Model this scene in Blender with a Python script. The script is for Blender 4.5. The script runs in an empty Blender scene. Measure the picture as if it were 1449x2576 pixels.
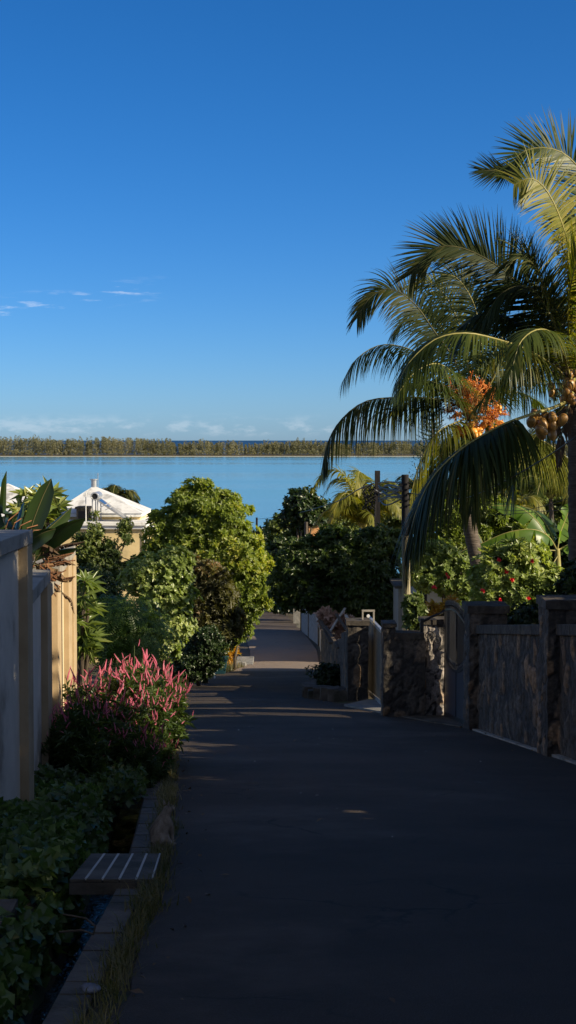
import bpy, bmesh, math, random
import numpy as np
from mathutils import Vector, Matrix
R = math.radians
PI = math.pi
random.seed(7)
rng = np.random.default_rng(11)
scene = bpy.context.scene
COL = scene.collection

# ------------------------------------------------------------------ camera
F, CX, CY = 3870.0, 724.5, 1288.0          # focal length and centre of the picture in its own units
PIT = math.atan(180 / F)
cam_d = bpy.data.cameras.new('camera')
cam_d.sensor_fit = 'VERTICAL'; cam_d.sensor_height = 24; cam_d.sensor_width = 24
cam_d.lens = F / 2576 * 24
cam_d.clip_start = 0.1; cam_d.clip_end = 400000
cam = bpy.data.objects.new('camera', cam_d); COL.objects.link(cam)
cam.location = (0, 0, 0); cam.rotation_euler = (PI / 2 - PIT, 0, 0)
scene.camera = cam
scene.view_settings.view_transform = 'Standard'
scene.view_settings.look = 'None'
scene.view_settings.gamma = 1
scene.view_settings.exposure = 0.62
scene.cycles.max_bounces = 8
scene.cycles.transparent_max_bounces = 12
scene.cycles.use_denoising = True

# ------------------------------------------------------------------ light
SUN_AZ, SUN_EL = 22.0, 27.0     # azimuth: degrees behind the +x axis
sd = Vector((math.cos(R(SUN_AZ)) * math.cos(R(SUN_EL)), -math.sin(R(SUN_AZ)) * math.cos(R(SUN_EL)), math.sin(R(SUN_EL))))
ld = bpy.data.lights.new('sun', 'SUN'); ld.energy = 5.0; ld.angle = R(0.53); ld.color = (1.0, 0.85, 0.60)
sun = bpy.data.objects.new('sun', ld); COL.objects.link(sun)
sun.rotation_euler = sd.to_track_quat('Z', 'Y').to_euler()
sun.location = (30, -12, 30)

world = bpy.data.worlds.new('World'); scene.world = world; world.use_nodes = True
nt = world.node_tree; nt.nodes.clear()
def N(t, typ, **kw):
    n = t.nodes.new(typ)
    for k, v in kw.items():
        if k.startswith('i_'):
            n.inputs[k[2:].replace('_', ' ')].default_value = v
        else:
            setattr(n, k, v)
    return n
def LK(t, a, b): t.links.new(a, b)
def MATH(t, op, a=None, b=None, clamp=False):
    n = t.nodes.new('ShaderNodeMath'); n.operation = op; n.use_clamp = clamp
    for i, s in enumerate((a, b)):
        if s is None: continue
        if isinstance(s, (int, float)): n.inputs[i].default_value = s
        else: t.links.new(s, n.inputs[i])
    return n.outputs[0]
def RANGE(t, v, a, b, c=0.0, d=1.0, smooth=True):
    n = t.nodes.new('ShaderNodeMapRange'); n.clamp = True
    if smooth: n.interpolation_type = 'SMOOTHSTEP'
    t.links.new(v, n.inputs[0])
    for i, x in enumerate((a, b, c, d)): n.inputs[i + 1].default_value = x
    return n.outputs[0]
sky = N(nt, 'ShaderNodeTexSky', sky_type='NISHITA', sun_disc=False)
sky.sun_elevation = R(SUN_EL)
sky.sun_rotation = PI / 2 + R(SUN_AZ)
sky.altitude = 60; sky.air_density = 0.7; sky.dust_density = 0.4; sky.ozone_density = 9.0
tc = N(nt, 'ShaderNodeTexCoord')
sep = N(nt, 'ShaderNodeSeparateXYZ'); LK(nt, tc.outputs['Generated'], sep.inputs[0])
sx, sz = sep.outputs[0], sep.outputs[2]
# low cumulus over the sea
m1 = N(nt, 'ShaderNodeMapping'); m1.inputs['Scale'].default_value = (48, 48, 130); LK(nt, tc.outputs['Generated'], m1.inputs[0])
n1 = N(nt, 'ShaderNodeTexNoise', i_Scale=1.0, i_Detail=6.0, i_Roughness=0.62); LK(nt, m1.outputs[0], n1.inputs['Vector'])
band = MATH(nt, 'MULTIPLY', RANGE(nt, sz, 0.001, 0.006), RANGE(nt, sz, 0.019, 0.009))
cum = MATH(nt, 'MULTIPLY', RANGE(nt, n1.outputs[0], 0.46, 0.66), band)
# thin wisps on the left
m2 = N(nt, 'ShaderNodeMapping'); m2.inputs['Scale'].default_value = (34, 34, 230); m2.inputs['Rotation'].default_value = (0, R(-7), 0); LK(nt, tc.outputs['Generated'], m2.inputs[0])
n2 = N(nt, 'ShaderNodeTexNoise', i_Scale=1.0, i_Detail=7.0, i_Roughness=0.6); LK(nt, m2.outputs[0], n2.inputs['Vector'])
tilt = MATH(nt, 'SUBTRACT', sz, MATH(nt, 'MULTIPLY', sx, 0.14))
wb = MATH(nt, 'MULTIPLY', RANGE(nt, tilt, 0.100, 0.106), RANGE(nt, tilt, 0.119, 0.110))
wb = MATH(nt, 'MULTIPLY', wb, RANGE(nt, sx, -0.07, -0.11))
wis = MATH(nt, 'MULTIPLY', RANGE(nt, n2.outputs[0], 0.50, 0.72), wb)
tot = MATH(nt, 'ADD', MATH(nt, 'MULTIPLY', cum, 0.17), MATH(nt, 'MULTIPLY', wis, 0.5), True)
mx = N(nt, 'ShaderNodeMix', data_type='RGBA')
hsv = N(nt, 'ShaderNodeHueSaturation'); hsv.inputs['Saturation'].default_value = 1.09
LK(nt, sky.outputs[0], hsv.inputs['Color']); LK(nt, RANGE(nt, sep.outputs[1], -0.1, 0.75, 0.62, 1.13), hsv.inputs['Saturation'])
LK(nt, tot, mx.inputs[0]); LK(nt, hsv.outputs[0], mx.inputs[6]); mx.inputs[7].default_value = (8.0, 8.2, 8.6, 1)
bg = N(nt, 'ShaderNodeBackground'); bg.inputs[1].default_value = 0.085
LK(nt, mx.outputs[2], bg.inputs[0])
wo = N(nt, 'ShaderNodeOutputWorld'); LK(nt, bg.outputs[0], wo.inputs[0])

# ------------------------------------------------------------------ helpers
def P(X, Y, y):
    r = (X - CX) / F; u = (CY - Y) / F
    dy = math.cos(PIT) + u * math.sin(PIT); dz = -math.sin(PIT) + u * math.cos(PIT)
    t = y / dy
    return Vector((r * t, y, dz * t))
GK = [(-40, 3.28), (0, -1.6), (72, -10.384), (133, -14.66), (165, -19.3), (190, -21.6), (260, -23.0), (430, -26.0)]
def G(y): return float(np.interp(y, [k[0] for k in GK], [k[1] for k in GK]))
LT = [(-12, -.6), (0, -.6), (6.2, -.70), (9.6, -.76), (11.9, -.90), (16.7, -1.23), (22, -1.6), (28.2, -2.03), (38.7, -2.8), (47, -3.05), (54, -2.1), (67.5, -1.6), (80, -2.0), (95, -2.7), (110, -3.0), (133, -3.0), (160, -4)]
RT = [(-12, 5.6), (0, 4.8), (17.9, 3.35), (23.8, 2.87), (25.3, 2.45), (28.2, 1.78), (31, 1.25), (34.4, .45), (38, .6), (45, 1.2), (62, 1.35), (80, 1.5), (94, 1.05), (108.5, .45), (133, -.7), (160, -1.8)]
def Lx(y): return float(np.interp(y, [k[0] for k in LT], [k[1] for k in LT]))
def Rx(y): return float(np.interp(y, [k[0] for k in RT], [k[1] for k in RT]))

def tag(o, label=None, cat=None, group=None, kind=None):
    if label: o['label'] = label
    if cat: o['category'] = cat
    if group: o['group'] = group
    if kind: o['kind'] = kind
    return o
def empty(name, loc=(0, 0, 0), label=None, cat=None, group=None):
    o = bpy.data.objects.new(name, None); COL.objects.link(o); o.location = loc
    o.empty_display_size = 0.2
    return tag(o, label, cat, group)
def link(name, me, parent=None):
    o = bpy.data.objects.new(name, me); COL.objects.link(o)
    if parent is not None:
        o.parent = parent
        base = parent; off = Vector((0, 0, 0))
        while base is not None:
            if base.type == 'EMPTY': off += base.location
            base = base.parent
        if parent.type == 'EMPTY': o.matrix_parent_inverse = Matrix.Translation(-Vector(parent.location))
    return o
def copy_tree(o, parent=None):
    c = o.copy(); COL.objects.link(c)
    if parent is not None: c.parent = parent
    for ch in list(o.children): copy_tree(ch, c)
    return c
def mesh_np(name, V, Fc, mats, parent=None, smooth=False, mi=None):
    V = np.asarray(V, dtype=np.float32); Fc = np.asarray(Fc, dtype=np.int32)
    k = Fc.shape[1]
    me = bpy.data.meshes.new(name)
    me.vertices.add(len(V)); me.vertices.foreach_set('co', V.ravel())
    me.loops.add(Fc.size); me.loops.foreach_set('vertex_index', Fc.ravel())
    me.polygons.add(len(Fc)); me.polygons.foreach_set('loop_start', np.arange(0, Fc.size, k, dtype=np.int32))
    for m in (mats if isinstance(mats, (list, tuple)) else [mats]): me.materials.append(m)
    if mi is not None: me.polygons.foreach_set('material_index', np.asarray(mi, dtype=np.int32))
    if smooth: me.polygons.foreach_set('use_smooth', np.ones(len(Fc), dtype=bool))
    me.update(calc_edges=True); me.validate()
    return link(name, me, parent)

class MB:
    def __init__(s): s.v = []; s.f = []; s.m = []
    def add(s, vs, fs, m=0):
        b = len(s.v); s.v += [tuple(v) for v in vs]; s.f += [tuple(b + i for i in f) for f in fs]; s.m += [m] * len(fs)
        return s
    def hexa(s, b4, t4, m=0):
        return s.add(list(b4) + list(t4), [(3, 2, 1, 0), (4, 5, 6, 7), (0, 1, 5, 4), (1, 2, 6, 5), (2, 3, 7, 6), (3, 0, 4, 7)], m)
    def box(s, x0, x1, y0, y1, z0, z1, m=0):
        return s.hexa([(x0, y0, z0), (x1, y0, z0), (x1, y1, z0), (x0, y1, z0)], [(x0, y0, z1), (x1, y0, z1), (x1, y1, z1), (x0, y1, z1)], m)
    def bar(s, a, b, w, h=None, up=(0, 0, 1), m=0):
        a = Vector(a); b = Vector(b); h = h or w; d = (b - a).normalized(); u = Vector(up)
        if abs(d.dot(u)) > .95: u = Vector((0, 1, 0))
        sd_ = d.cross(u).normalized() * w / 2; uu = sd_.cross(d).normalized() * h / 2
        return s.hexa([a - sd_ - uu, a + sd_ - uu, b + sd_ - uu, b - sd_ - uu], [a - sd_ + uu, a + sd_ + uu, b + sd_ + uu, b - sd_ + uu], m)
    def tube(s, pts, rad, seg=8, m=0, cap=True):
        pts = [Vector(p) for p in pts]; n = len(pts)
        if not isinstance(rad, (list, tuple)): rad = [rad] * n
        rings = []; pu = None
        for i, p in enumerate(pts):
            d = (pts[min(i + 1, n - 1)] - pts[max(i - 1, 0)]).normalized()
            if pu is None:
                u = Vector((0, 0, 1)) if abs(d.z) < .9 else Vector((1, 0, 0))
            else: u = pu
            a = (u - d * u.dot(d)).normalized(); b = d.cross(a); pu = a
            rings.append([p + (a * math.cos(2 * PI * k / seg) + b * math.sin(2 * PI * k / seg)) * rad[i] for k in range(seg)])
        vs = [v for r_ in rings for v in r_]; fs = []
        for i in range(n - 1):
            for k in range(seg):
                fs.append((i * seg + k, i * seg + (k + 1) % seg, (i + 1) * seg + (k + 1) % seg, (i + 1) * seg + k))
        if cap:
            fs.append(tuple(reversed(range(seg)))); fs.append(tuple((n - 1) * seg + k for k in range(seg)))
        return s.add(vs, fs, m)
    def build(s, name, mats, parent=None, smooth=False, bevel=0):
        me = bpy.data.meshes.new(name); me.from_pydata(s.v, [], s.f)
        for m in (mats if isinstance(mats, (list, tuple)) else [mats]): me.materials.append(m)
        me.polygons.foreach_set('material_index', s.m)
        if smooth: me.polygons.foreach_set('use_smooth', [True] * len(s.f))
        me.update()
        if bevel:
            bm = bmesh.new(); bm.from_mesh(me)
            bmesh.ops.bevel(bm, geom=bm.edges[:], offset=bevel, segments=2, profile=.6, affect='EDGES', clamp_overlap=True)
            bm.to_mesh(me); bm.free()
        return link(name, me, parent)
def spline(pts, n=24):
    pts = [np.array(p, dtype=float) for p in pts]
    pts = [2 * pts[0] - pts[1]] + pts + [2 * pts[-1] - pts[-2]]
    m = len(pts) - 3; out = []
    for t in np.linspace(0, m - 1e-6, n):
        i = int(t); u = t - i; a, b, c, d = pts[i:i + 4]
        out.append(.5 * ((2 * b) + (c - a) * u + (2 * a - 5 * b + 4 * c - d) * u * u + (3 * b - a - 3 * c + d) * u ** 3))
    return np.array(out)
def nrm(a): return a / np.maximum(np.linalg.norm(a, axis=-1, keepdims=True), 1e-9)

# ------------------------------------------------------------------ materials
def newmat(name):
    m = bpy.data.materials.new(name); m.use_nodes = True
    t = m.node_tree; b = t.nodes['Principled BSDF']
    return m, t, b
def noisemat(name, c1, c2, scale=3, rough=.8, bump=.2, bscale=60, detail=5, spec=.3, stretch=(1, 1, 1), metal=0, c3=None, s3=.6):
    m, t, b = newmat(name)
    tcn = N(t, 'ShaderNodeTexCoord'); mp = N(t, 'ShaderNodeMapping'); mp.inputs['Scale'].default_value = stretch
    LK(t, tcn.outputs['Object'], mp.inputs[0])
    n = N(t, 'ShaderNodeTexNoise', i_Scale=scale, i_Detail=float(detail), i_Roughness=.6); LK(t, mp.outputs[0], n.inputs['Vector'])
    r = RANGE(t, n.outputs[0], .3, .7)
    mixn = N(t, 'ShaderNodeMix', data_type='RGBA'); LK(t, r, mixn.inputs[0]); mixn.inputs[6].default_value = (*c1, 1); mixn.inputs[7].default_value = (*c2, 1)
    out = mixn.outputs[2]
    if c3:
        n3 = N(t, 'ShaderNodeTexNoise', i_Scale=s3, i_Detail=6.0, i_Roughness=.65); LK(t, mp.outputs[0], n3.inputs['Vector'])
        mix3 = N(t, 'ShaderNodeMix', data_type='RGBA'); LK(t, RANGE(t, n3.outputs[0], .5, .68), mix3.inputs[0]); LK(t, out, mix3.inputs[6]); mix3.inputs[7].default_value = (*c3, 1)
        out = mix3.outputs[2]
    LK(t, out, b.inputs['Base Color']); b.inputs['Roughness'].default_value = rough; b.inputs['Metallic'].default_value = metal
    b.inputs['Specular IOR Level'].default_value = spec
    if bump:
        nb = N(t, 'ShaderNodeTexNoise', i_Scale=float(bscale), i_Detail=4.0); LK(t, mp.outputs[0], nb.inputs['Vector'])
        bp = N(t, 'ShaderNodeBump', i_Strength=bump, i_Distance=.02); LK(t, nb.outputs[0], bp.inputs['Height']); LK(t, bp.outputs[0], b.inputs['Normal'])
    return m
def leafmat(name, c1, c2, c3=None, trans=.35, rough=.42, tc_=None, spec=.5, scale=.8):
    m, t, b = newmat(name)
    g = N(t, 'ShaderNodeNewGeometry'); tcn = N(t, 'ShaderNodeTexCoord')
    n = N(t, 'ShaderNodeTexNoise', i_Scale=scale, i_Detail=3.0); LK(t, tcn.outputs['Object'], n.inputs['Vector'])
    f = MATH(t, 'ADD', MATH(t, 'MULTIPLY', g.outputs['Random Per Island'], .6), MATH(t, 'MULTIPLY', RANGE(t, n.outputs[0], .3, .7), .5), True)
    r = N(t, 'ShaderNodeValToRGB'); e = r.color_ramp.elements
    e[0].position = 0; e[0].color = (*c1, 1); e[1].position = .72; e[1].color = (*c2, 1)
    if c3: x = e.new(.97); x.color = (*c3, 1)
    LK(t, f, r.inputs[0]); LK(t, r.outputs[0], b.inputs['Base Color'])
    b.inputs['Roughness'].default_value = rough; b.inputs['Specular IOR Level'].default_value = spec
    tr = N(t, 'ShaderNodeBsdfTranslucent')
    mt = N(t, 'ShaderNodeMix', data_type='RGBA', blend_type='MULTIPLY'); mt.inputs[0].default_value = 1
    LK(t, r.outputs[0], mt.inputs[6]); mt.inputs[7].default_value = (*(tc_ or (1.9, 1.9, .7)), 1); LK(t, mt.outputs[2], tr.inputs[0])
    ms = N(t, 'ShaderNodeMixShader'); ms.inputs[0].default_value = trans
    LK(t, b.outputs[0], ms.inputs[1]); LK(t, tr.outputs[0], ms.inputs[2])
    LK(t, ms.outputs[0], t.nodes['Material Output'].inputs[0])
    return m
def stonemat(name, c1, c2, c3, mortar, **kw):
    m, t, b = newmat(name)
    tcn = N(t, 'ShaderNodeTexCoord'); at = N(t, 'ShaderNodeAttribute', attribute_name='stone'); am = N(t, 'ShaderNodeAttribute', attribute_name='mortar')
    r = N(t, 'ShaderNodeValToRGB'); e = r.color_ramp.elements; r.color_ramp.interpolation = 'LINEAR'
    e[0].color = (*c1, 1); e[1].position = .8; e[1].color = (*c2, 1); x = e.new(.95); x.color = (*c3, 1)
    LK(t, at.outputs['Fac'], r.inputs[0])
    n2_ = N(t, 'ShaderNodeTexNoise', i_Scale=16.0, i_Detail=7.0, i_Roughness=.65); LK(t, tcn.outputs['Object'], n2_.inputs['Vector'])
    n3_ = N(t, 'ShaderNodeTexNoise', i_Scale=1.3, i_Detail=5.0); LK(t, tcn.outputs['Object'], n3_.inputs['Vector'])
    q = MATH(t, 'MULTIPLY', RANGE(t, n2_.outputs[0], .3, .7, .45, 1.5), RANGE(t, n3_.outputs[0], .35, .65, .65, 1.2))
    gr = N(t, 'ShaderNodeCombineColor')
    for i in range(3): LK(t, q, gr.inputs[i])
    mm = N(t, 'ShaderNodeMix', data_type='RGBA', blend_type='MULTIPLY'); mm.inputs[0].default_value = .85; LK(t, r.outputs[0], mm.inputs[6]); LK(t, gr.outputs[0], mm.inputs[7])
    mo = N(t, 'ShaderNodeMix', data_type='RGBA'); LK(t, RANGE(t, am.outputs['Fac'], .12, .5), mo.inputs[0]); mo.inputs[6].default_value = (*mortar, 1); LK(t, mm.outputs[2], mo.inputs[7])
    LK(t, mo.outputs[2], b.inputs['Base Color']); b.inputs['Roughness'].default_value = .85
    bp = N(t, 'ShaderNodeBump', i_Strength=.8, i_Distance=.03); LK(t, n2_.outputs[0], bp.inputs['Height']); LK(t, bp.outputs[0], b.inputs['Normal'])
    return m
def blockmat(name, c, mortar, bw=.4, bh=.2, axis='yz'):
    m, t, b = newmat(name)
    tcn = N(t, 'ShaderNodeTexCoord'); s_ = N(t, 'ShaderNodeSeparateXYZ'); LK(t, tcn.outputs['Object'], s_.inputs[0])
    cb = N(t, 'ShaderNodeCombineXYZ'); LK(t, MATH(t, 'ADD', s_.outputs[1], s_.outputs[0]), cb.inputs[0]); LK(t, s_.outputs[2], cb.inputs[1])
    br = N(t, 'ShaderNodeTexBrick', i_Scale=1.0); LK(t, cb.outputs[0], br.inputs['Vector'])
    br.inputs['Color1'].default_value = (*c, 1); br.inputs['Color2'].default_value = (*[k * .75 for k in c], 1); br.inputs['Mortar'].default_value = (*mortar, 1)
    br.inputs['Brick Width'].default_value = bw; br.inputs['Row Height'].default_value = bh; br.inputs['Mortar Size'].default_value = .012
    LK(t, br.outputs[0], b.inputs['Base Color']); b.inputs['Roughness'].default_value = .9
    bp = N(t, 'ShaderNodeBump', i_Strength=.5, i_Distance=.02, invert=True); LK(t, br.outputs['Fac'], bp.inputs['Height']); LK(t, bp.outputs[0], b.inputs['Normal'])
    return m
M = {}
def asphaltmat():
    m = noisemat('asphalt', (.034, .024, .016), (.056, .041, .029), scale=.9, rough=.8, bump=.8, bscale=110, spec=.35, c3=(.10, .078, .060), s3=.28)
    t = m.node_tree; b = t.nodes['Principled BSDF']; src = b.inputs['Base Color'].links[0].from_socket
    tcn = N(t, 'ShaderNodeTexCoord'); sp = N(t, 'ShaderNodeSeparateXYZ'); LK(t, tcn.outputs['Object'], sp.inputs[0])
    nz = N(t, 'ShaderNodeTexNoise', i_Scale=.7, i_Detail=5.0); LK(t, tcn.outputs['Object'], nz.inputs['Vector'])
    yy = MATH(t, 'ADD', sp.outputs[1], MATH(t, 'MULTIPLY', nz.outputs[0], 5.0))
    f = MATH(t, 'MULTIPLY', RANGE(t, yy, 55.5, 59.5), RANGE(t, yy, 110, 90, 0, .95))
    mix = N(t, 'ShaderNodeMix', data_type='RGBA'); LK(t, f, mix.inputs[0]); LK(t, src, mix.inputs[6]); mix.inputs[7].default_value = (.24, .185, .14, 1)  # tan dusty band, painted paler to strengthen the sunlit stretch of lane
    # hairline cracks
    v = N(t, 'ShaderNodeTexVoronoi', feature='DISTANCE_TO_EDGE', i_Scale=.55); wv = N(t, 'ShaderNodeMix', data_type='RGBA', blend_type='ADD'); wv.inputs[0].default_value = .5
    n9 = N(t, 'ShaderNodeTexNoise', i_Scale=2.5, i_Detail=6.0); LK(t, tcn.outputs['Object'], n9.inputs['Vector']); LK(t, tcn.outputs['Object'], wv.inputs[6]); LK(t, n9.outputs['Color'], wv.inputs[7]); LK(t, wv.outputs[2], v.inputs['Vector'])
    ck = MATH(t, 'MULTIPLY', RANGE(t, v.outputs[0], .012, .002), RANGE(t, nz.outputs[0], .48, .6))
    mc = N(t, 'ShaderNodeMix', data_type='RGBA'); LK(t, MATH(t, 'MULTIPLY', ck, .8), mc.inputs[0]); LK(t, mix.outputs[2], mc.inputs[6]); mc.inputs[7].default_value = (.006, .005, .005, 1)
    sk = N(t, 'ShaderNodeTexNoise', i_Scale=90.0, i_Detail=2.0); LK(t, tcn.outputs['Object'], sk.inputs['Vector'])
    ms = N(t, 'ShaderNodeMix', data_type='RGBA'); LK(t, RANGE(t, sk.outputs[0], .60, .72, 0, .5), ms.inputs[0]); LK(t, mc.outputs[2], ms.inputs[6]); ms.inputs[7].default_value = (.10, .09, .08, 1)
    LK(t, ms.outputs[2], b.inputs['Base Color']); return m
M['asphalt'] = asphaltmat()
def scuffmat():
    m, t, b = newmat('scuffed_chalk'); b.inputs['Base Color'].default_value = (.32, .29, .26, 1); b.inputs['Roughness'].default_value = .9
    tcn = N(t, 'ShaderNodeTexCoord'); mp = N(t, 'ShaderNodeMapping'); mp.inputs['Scale'].default_value = (9, 2.2, 1); LK(t, tcn.outputs['Object'], mp.inputs[0])
    n = N(t, 'ShaderNodeTexNoise', i_Scale=3.0, i_Detail=6.0, i_Roughness=.7); LK(t, mp.outputs[0], n.inputs['Vector'])
    tr = N(t, 'ShaderNodeBsdfTransparent'); ms = N(t, 'ShaderNodeMixShader'); LK(t, RANGE(t, n.outputs[0], .5, .75, 0, .55), ms.inputs[0]); LK(t, tr.outputs[0], ms.inputs[1]); LK(t, b.outputs[0], ms.inputs[2]); LK(t, ms.outputs[0], t.nodes['Material Output'].inputs[0]); return m
M['scuff'] = scuffmat()
M['soil'] = noisemat('soil', (.05, .036, .022), (.09, .07, .04), scale=4, bump=.5, bscale=30, c3=(.04, .06, .02), s3=1.5)
M['concrete'] = noisemat('concrete', (.17, .165, .155), (.27, .26, .24), scale=5, bump=.3, bscale=70, c3=(.10, .10, .085), s3=2.0)
M['concrete_dark'] = noisemat('concrete_dark', (.075, .063, .05), (.14, .12, .095), scale=5, bump=.35, bscale=60, c3=(.045, .042, .028), s3=2.0)
M['cream'] = noisemat('cream_render', (.56, .46, .31), (.67, .56, .38), scale=2.5, bump=.12, bscale=160, rough=.85, c3=(.36, .30, .22), s3=.8)
M['wall_shaded'] = noisemat('shaded_cream_render', (.54, .49, .42), (.64, .58, .50), scale=2.5, bump=.15, bscale=160, rough=.85, c3=(.30, .26, .21), s3=.9)  # greyer copy of the cream render, shade put into its colour
M['pillar_lit_tan'] = noisemat('pillar_lit_render', (.36, .27, .165), (.45, .345, .22), scale=3, bump=.12, bscale=150, rough=.85)  # tan tone paints in the warm light on the pillar faces
M['coping'] = noisemat('coping_concrete', (.26, .24, .21), (.36, .33, .28), scale=6, bump=.3, bscale=60, c3=(.14, .13, .11), s3=3)
M['basalt'] = stonemat('basalt', (.042, .036, .030), (.11, .092, .074), (.24, .15, .08), (.028, .024, .021), sx_=6.5, sz_=2.9, bump=1.0)
M['basalt_cap'] = noisemat('basalt_cap', (.035, .030, .026), (.075, .063, .052), scale=9, bump=.8, bscale=14, c3=(.11, .095, .07), s3=5)
M['black_iron'] = noisemat('black_iron', (.012, .012, .014), (.022, .022, .024), rough=.45, bump=.05, spec=.5)
M['gate_sheet'] = noisemat('gate_sheet', (.035, .045, .065), (.05, .06, .08), rough=.4, bump=.05, spec=.5)
M['gate_wood'] = noisemat('gate_slats', (.10, .085, .06), (.16, .135, .10), rough=.6, bump=.1, stretch=(1, 1, 8))
M['steel'] = noisemat('galvanised', (.45, .46, .47), (.6, .61, .62), rough=.35, metal=.7, bump=.03)
M['white_paint'] = noisemat('white_paint', (.72, .72, .70), (.82, .82, .80), scale=3, rough=.6, bump=.03, c3=(.55, .55, .53), s3=2)
M['roof_white'] = noisemat('white_roof', (.58, .59, .61), (.72, .73, .74), scale=2, rough=.6, bump=.1, c3=(.34, .34, .34), s3=1.3, stretch=(1, 1, .5))
M['house_yellow'] = noisemat('yellow_render', (.62, .48, .24), (.72, .57, .31), scale=1.5, rough=.85, bump=.05, c3=(.5, .4, .22), s3=1.0)
M['house_grey'] = noisemat('grey_render', (.34, .32, .27), (.43, .40, .33), scale=1.5, rough=.85, bump=.05)
M['dark_void'] = noisemat('dark_opening', (.01, .01, .012), (.02, .02, .022), rough=.3, bump=0)
M['glass_tube'] = noisemat('collector_glass', (.01, .012, .02), (.02, .025, .04), rough=.1, bump=0, spec=.8)
M['bark'] = noisemat('bark', (.06, .045, .032), (.12, .095, .07), scale=10, bump=.7, bscale=25, stretch=(1, 1, .4))
M['palm_bark'] = noisemat('palm_bark', (.06, .047, .036), (.13, .105, .085), scale=9, bump=.8, bscale=10, stretch=(.6, .6, 4), c3=(.06, .05, .045), s3=1.4)
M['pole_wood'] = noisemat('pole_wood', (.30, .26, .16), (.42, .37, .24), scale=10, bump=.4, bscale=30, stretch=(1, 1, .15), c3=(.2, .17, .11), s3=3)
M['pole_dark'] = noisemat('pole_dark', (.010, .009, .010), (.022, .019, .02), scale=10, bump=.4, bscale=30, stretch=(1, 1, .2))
M['timber'] = noisemat('timber', (.38, .33, .26), (.55, .5, .42), scale=10, bump=.3, stretch=(1, 1, .3))
M['cable'] = noisemat('cable', (.01, .01, .01), (.015, .015, .015), rough=.5, bump=0)
M['rust'] = noisemat('dry_leaf_brown', (.14, .06, .03), (.3, .14, .07), scale=8, bump=.4)
M['sand'] = noisemat('sand', (.6, .55, .42), (.7, .64, .5), bump=0)
M['teal'] = noisemat('teal_plastic', (.01, .05, .07), (.015, .07, .09), rough=.45, bump=.03, spec=.5)
M['red_tile'] = noisemat('orange_render', (.6, .3, .12), (.7, .38, .17), bump=.05)
M['stain'] = None
# foliage
M['lf_yellow'] = leafmat('leaf_yellow_green', (.07, .11, .016), (.19, .245, .03), (.34, .33, .045), trans=.4)
M['lf_mid'] = leafmat('leaf_mid_green', (.045, .075, .018), (.11, .15, .035), (.22, .25, .06), trans=.33)
M['lf_pale'] = leafmat('leaf_pale_glossy', (.09, .14, .035), (.23, .29, .085), (.38, .42, .16), trans=.35, rough=.35)
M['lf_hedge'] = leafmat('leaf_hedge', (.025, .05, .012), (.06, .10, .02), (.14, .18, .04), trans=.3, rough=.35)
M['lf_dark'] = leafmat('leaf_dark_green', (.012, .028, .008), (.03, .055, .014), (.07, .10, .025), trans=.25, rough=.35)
M['lf_brown'] = leafmat('leaf_olive_brown', (.045, .05, .012), (.10, .095, .025), (.2, .11, .05), trans=.3)
M['lf_feather'] = leafmat('leaf_feathery_green', (.05, .10, .016), (.12, .19, .03), None, trans=.4)
M['lf_palm'] = leafmat('leaf_palm', (.022, .04, .008), (.07, .095, .018), (.16, .15, .03), trans=.36, rough=.42, scale=.5, tc_=(2.3, 2.2, .5), spec=.3)
M['lf_palm_y'] = leafmat('leaf_palm_yellow', (.08, .10, .018), (.20, .20, .03), (.30, .26, .05), trans=.42, rough=.45, scale=.5, tc_=(2.0, 1.9, .5), spec=.3)
M['lf_palm_d'] = leafmat('leaf_palm_dark', (.012, .022, .007), (.035, .05, .012), (.09, .085, .025), trans=.3, rough=.5, scale=.5, spec=.15)  # darkened leaf copy, shade-side tone put into the colour of some fronds
M['lf_banana'] = leafmat('leaf_banana', (.06, .13, .015), (.13, .22, .03), (.2, .26, .05), trans=.45, rough=.35)
M['lf_banana_d'] = leafmat('leaf_banana_dark', (.02, .05, .015), (.045, .085, .025), None, trans=.3, rough=.3)
M['lf_paddle'] = leafmat('leaf_paddle', (.012, .03, .010), (.035, .06, .018), None, trans=.3, rough=.32)
M['lf_ros'] = leafmat('leaf_rosette', (.05, .09, .02), (.16, .21, .05), (.3, .3, .1), trans=.35, rough=.3)
M['lf_croton'] = leafmat('leaf_croton', (.25, .12, .02), (.5, .28, .03), (.35, .4, .06), trans=.4)
M['lf_island'] = leafmat('leaf_casuarina_hazed', (.12, .125, .075), (.20, .19, .12), (.24, .22, .13), trans=.25, rough=.8, spec=.1, scale=.02)  # pale greyish leaf colours stand in for distance haze
M['lf_pine'] = leafmat('leaf_pine', (.02, .045, .025), (.04, .07, .035), None, trans=.15)
M['lf_grass'] = leafmat('leaf_grass', (.06, .075, .02), (.18, .15, .06), (.34, .27, .14), trans=.35)
M['lf_ivy'] = leafmat('leaf_ivy', (.03, .055, .015), (.08, .14, .03), (.22, .28, .09), trans=.3, rough=.4)
M['lf_dead'] = leafmat('leaf_dead', (.03, .018, .010), (.08, .045, .022), (.2, .11, .05), trans=.1, rough=.7)
M['lf_celosia'] = leafmat('leaf_celosia', (.03, .06, .02), (.07, .11, .03), (.12, .16, .04), trans=.35)
M['pink'] = leafmat('petal_pink', (.52, .09, .20), (.78, .27, .40), (.85, .52, .55), trans=.4, tc_=(1.2, .95, .95), scale=6)
M['redflower'] = leafmat('petal_red', (.7, .015, .02), (.8, .04, .05), None, trans=.3, tc_=(1.1, .8, .8))
M['orangeflower'] = leafmat('inflorescence_orange', (.45, .11, .03), (.70, .25, .05), (.65, .38, .14), trans=.25, tc_=(1.1, .9, .7))
M['white_petal'] = leafmat('petal_white', (.7, .66, .5), (.8, .78, .7), None, trans=.3, tc_=(1, 1, 1))
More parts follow.
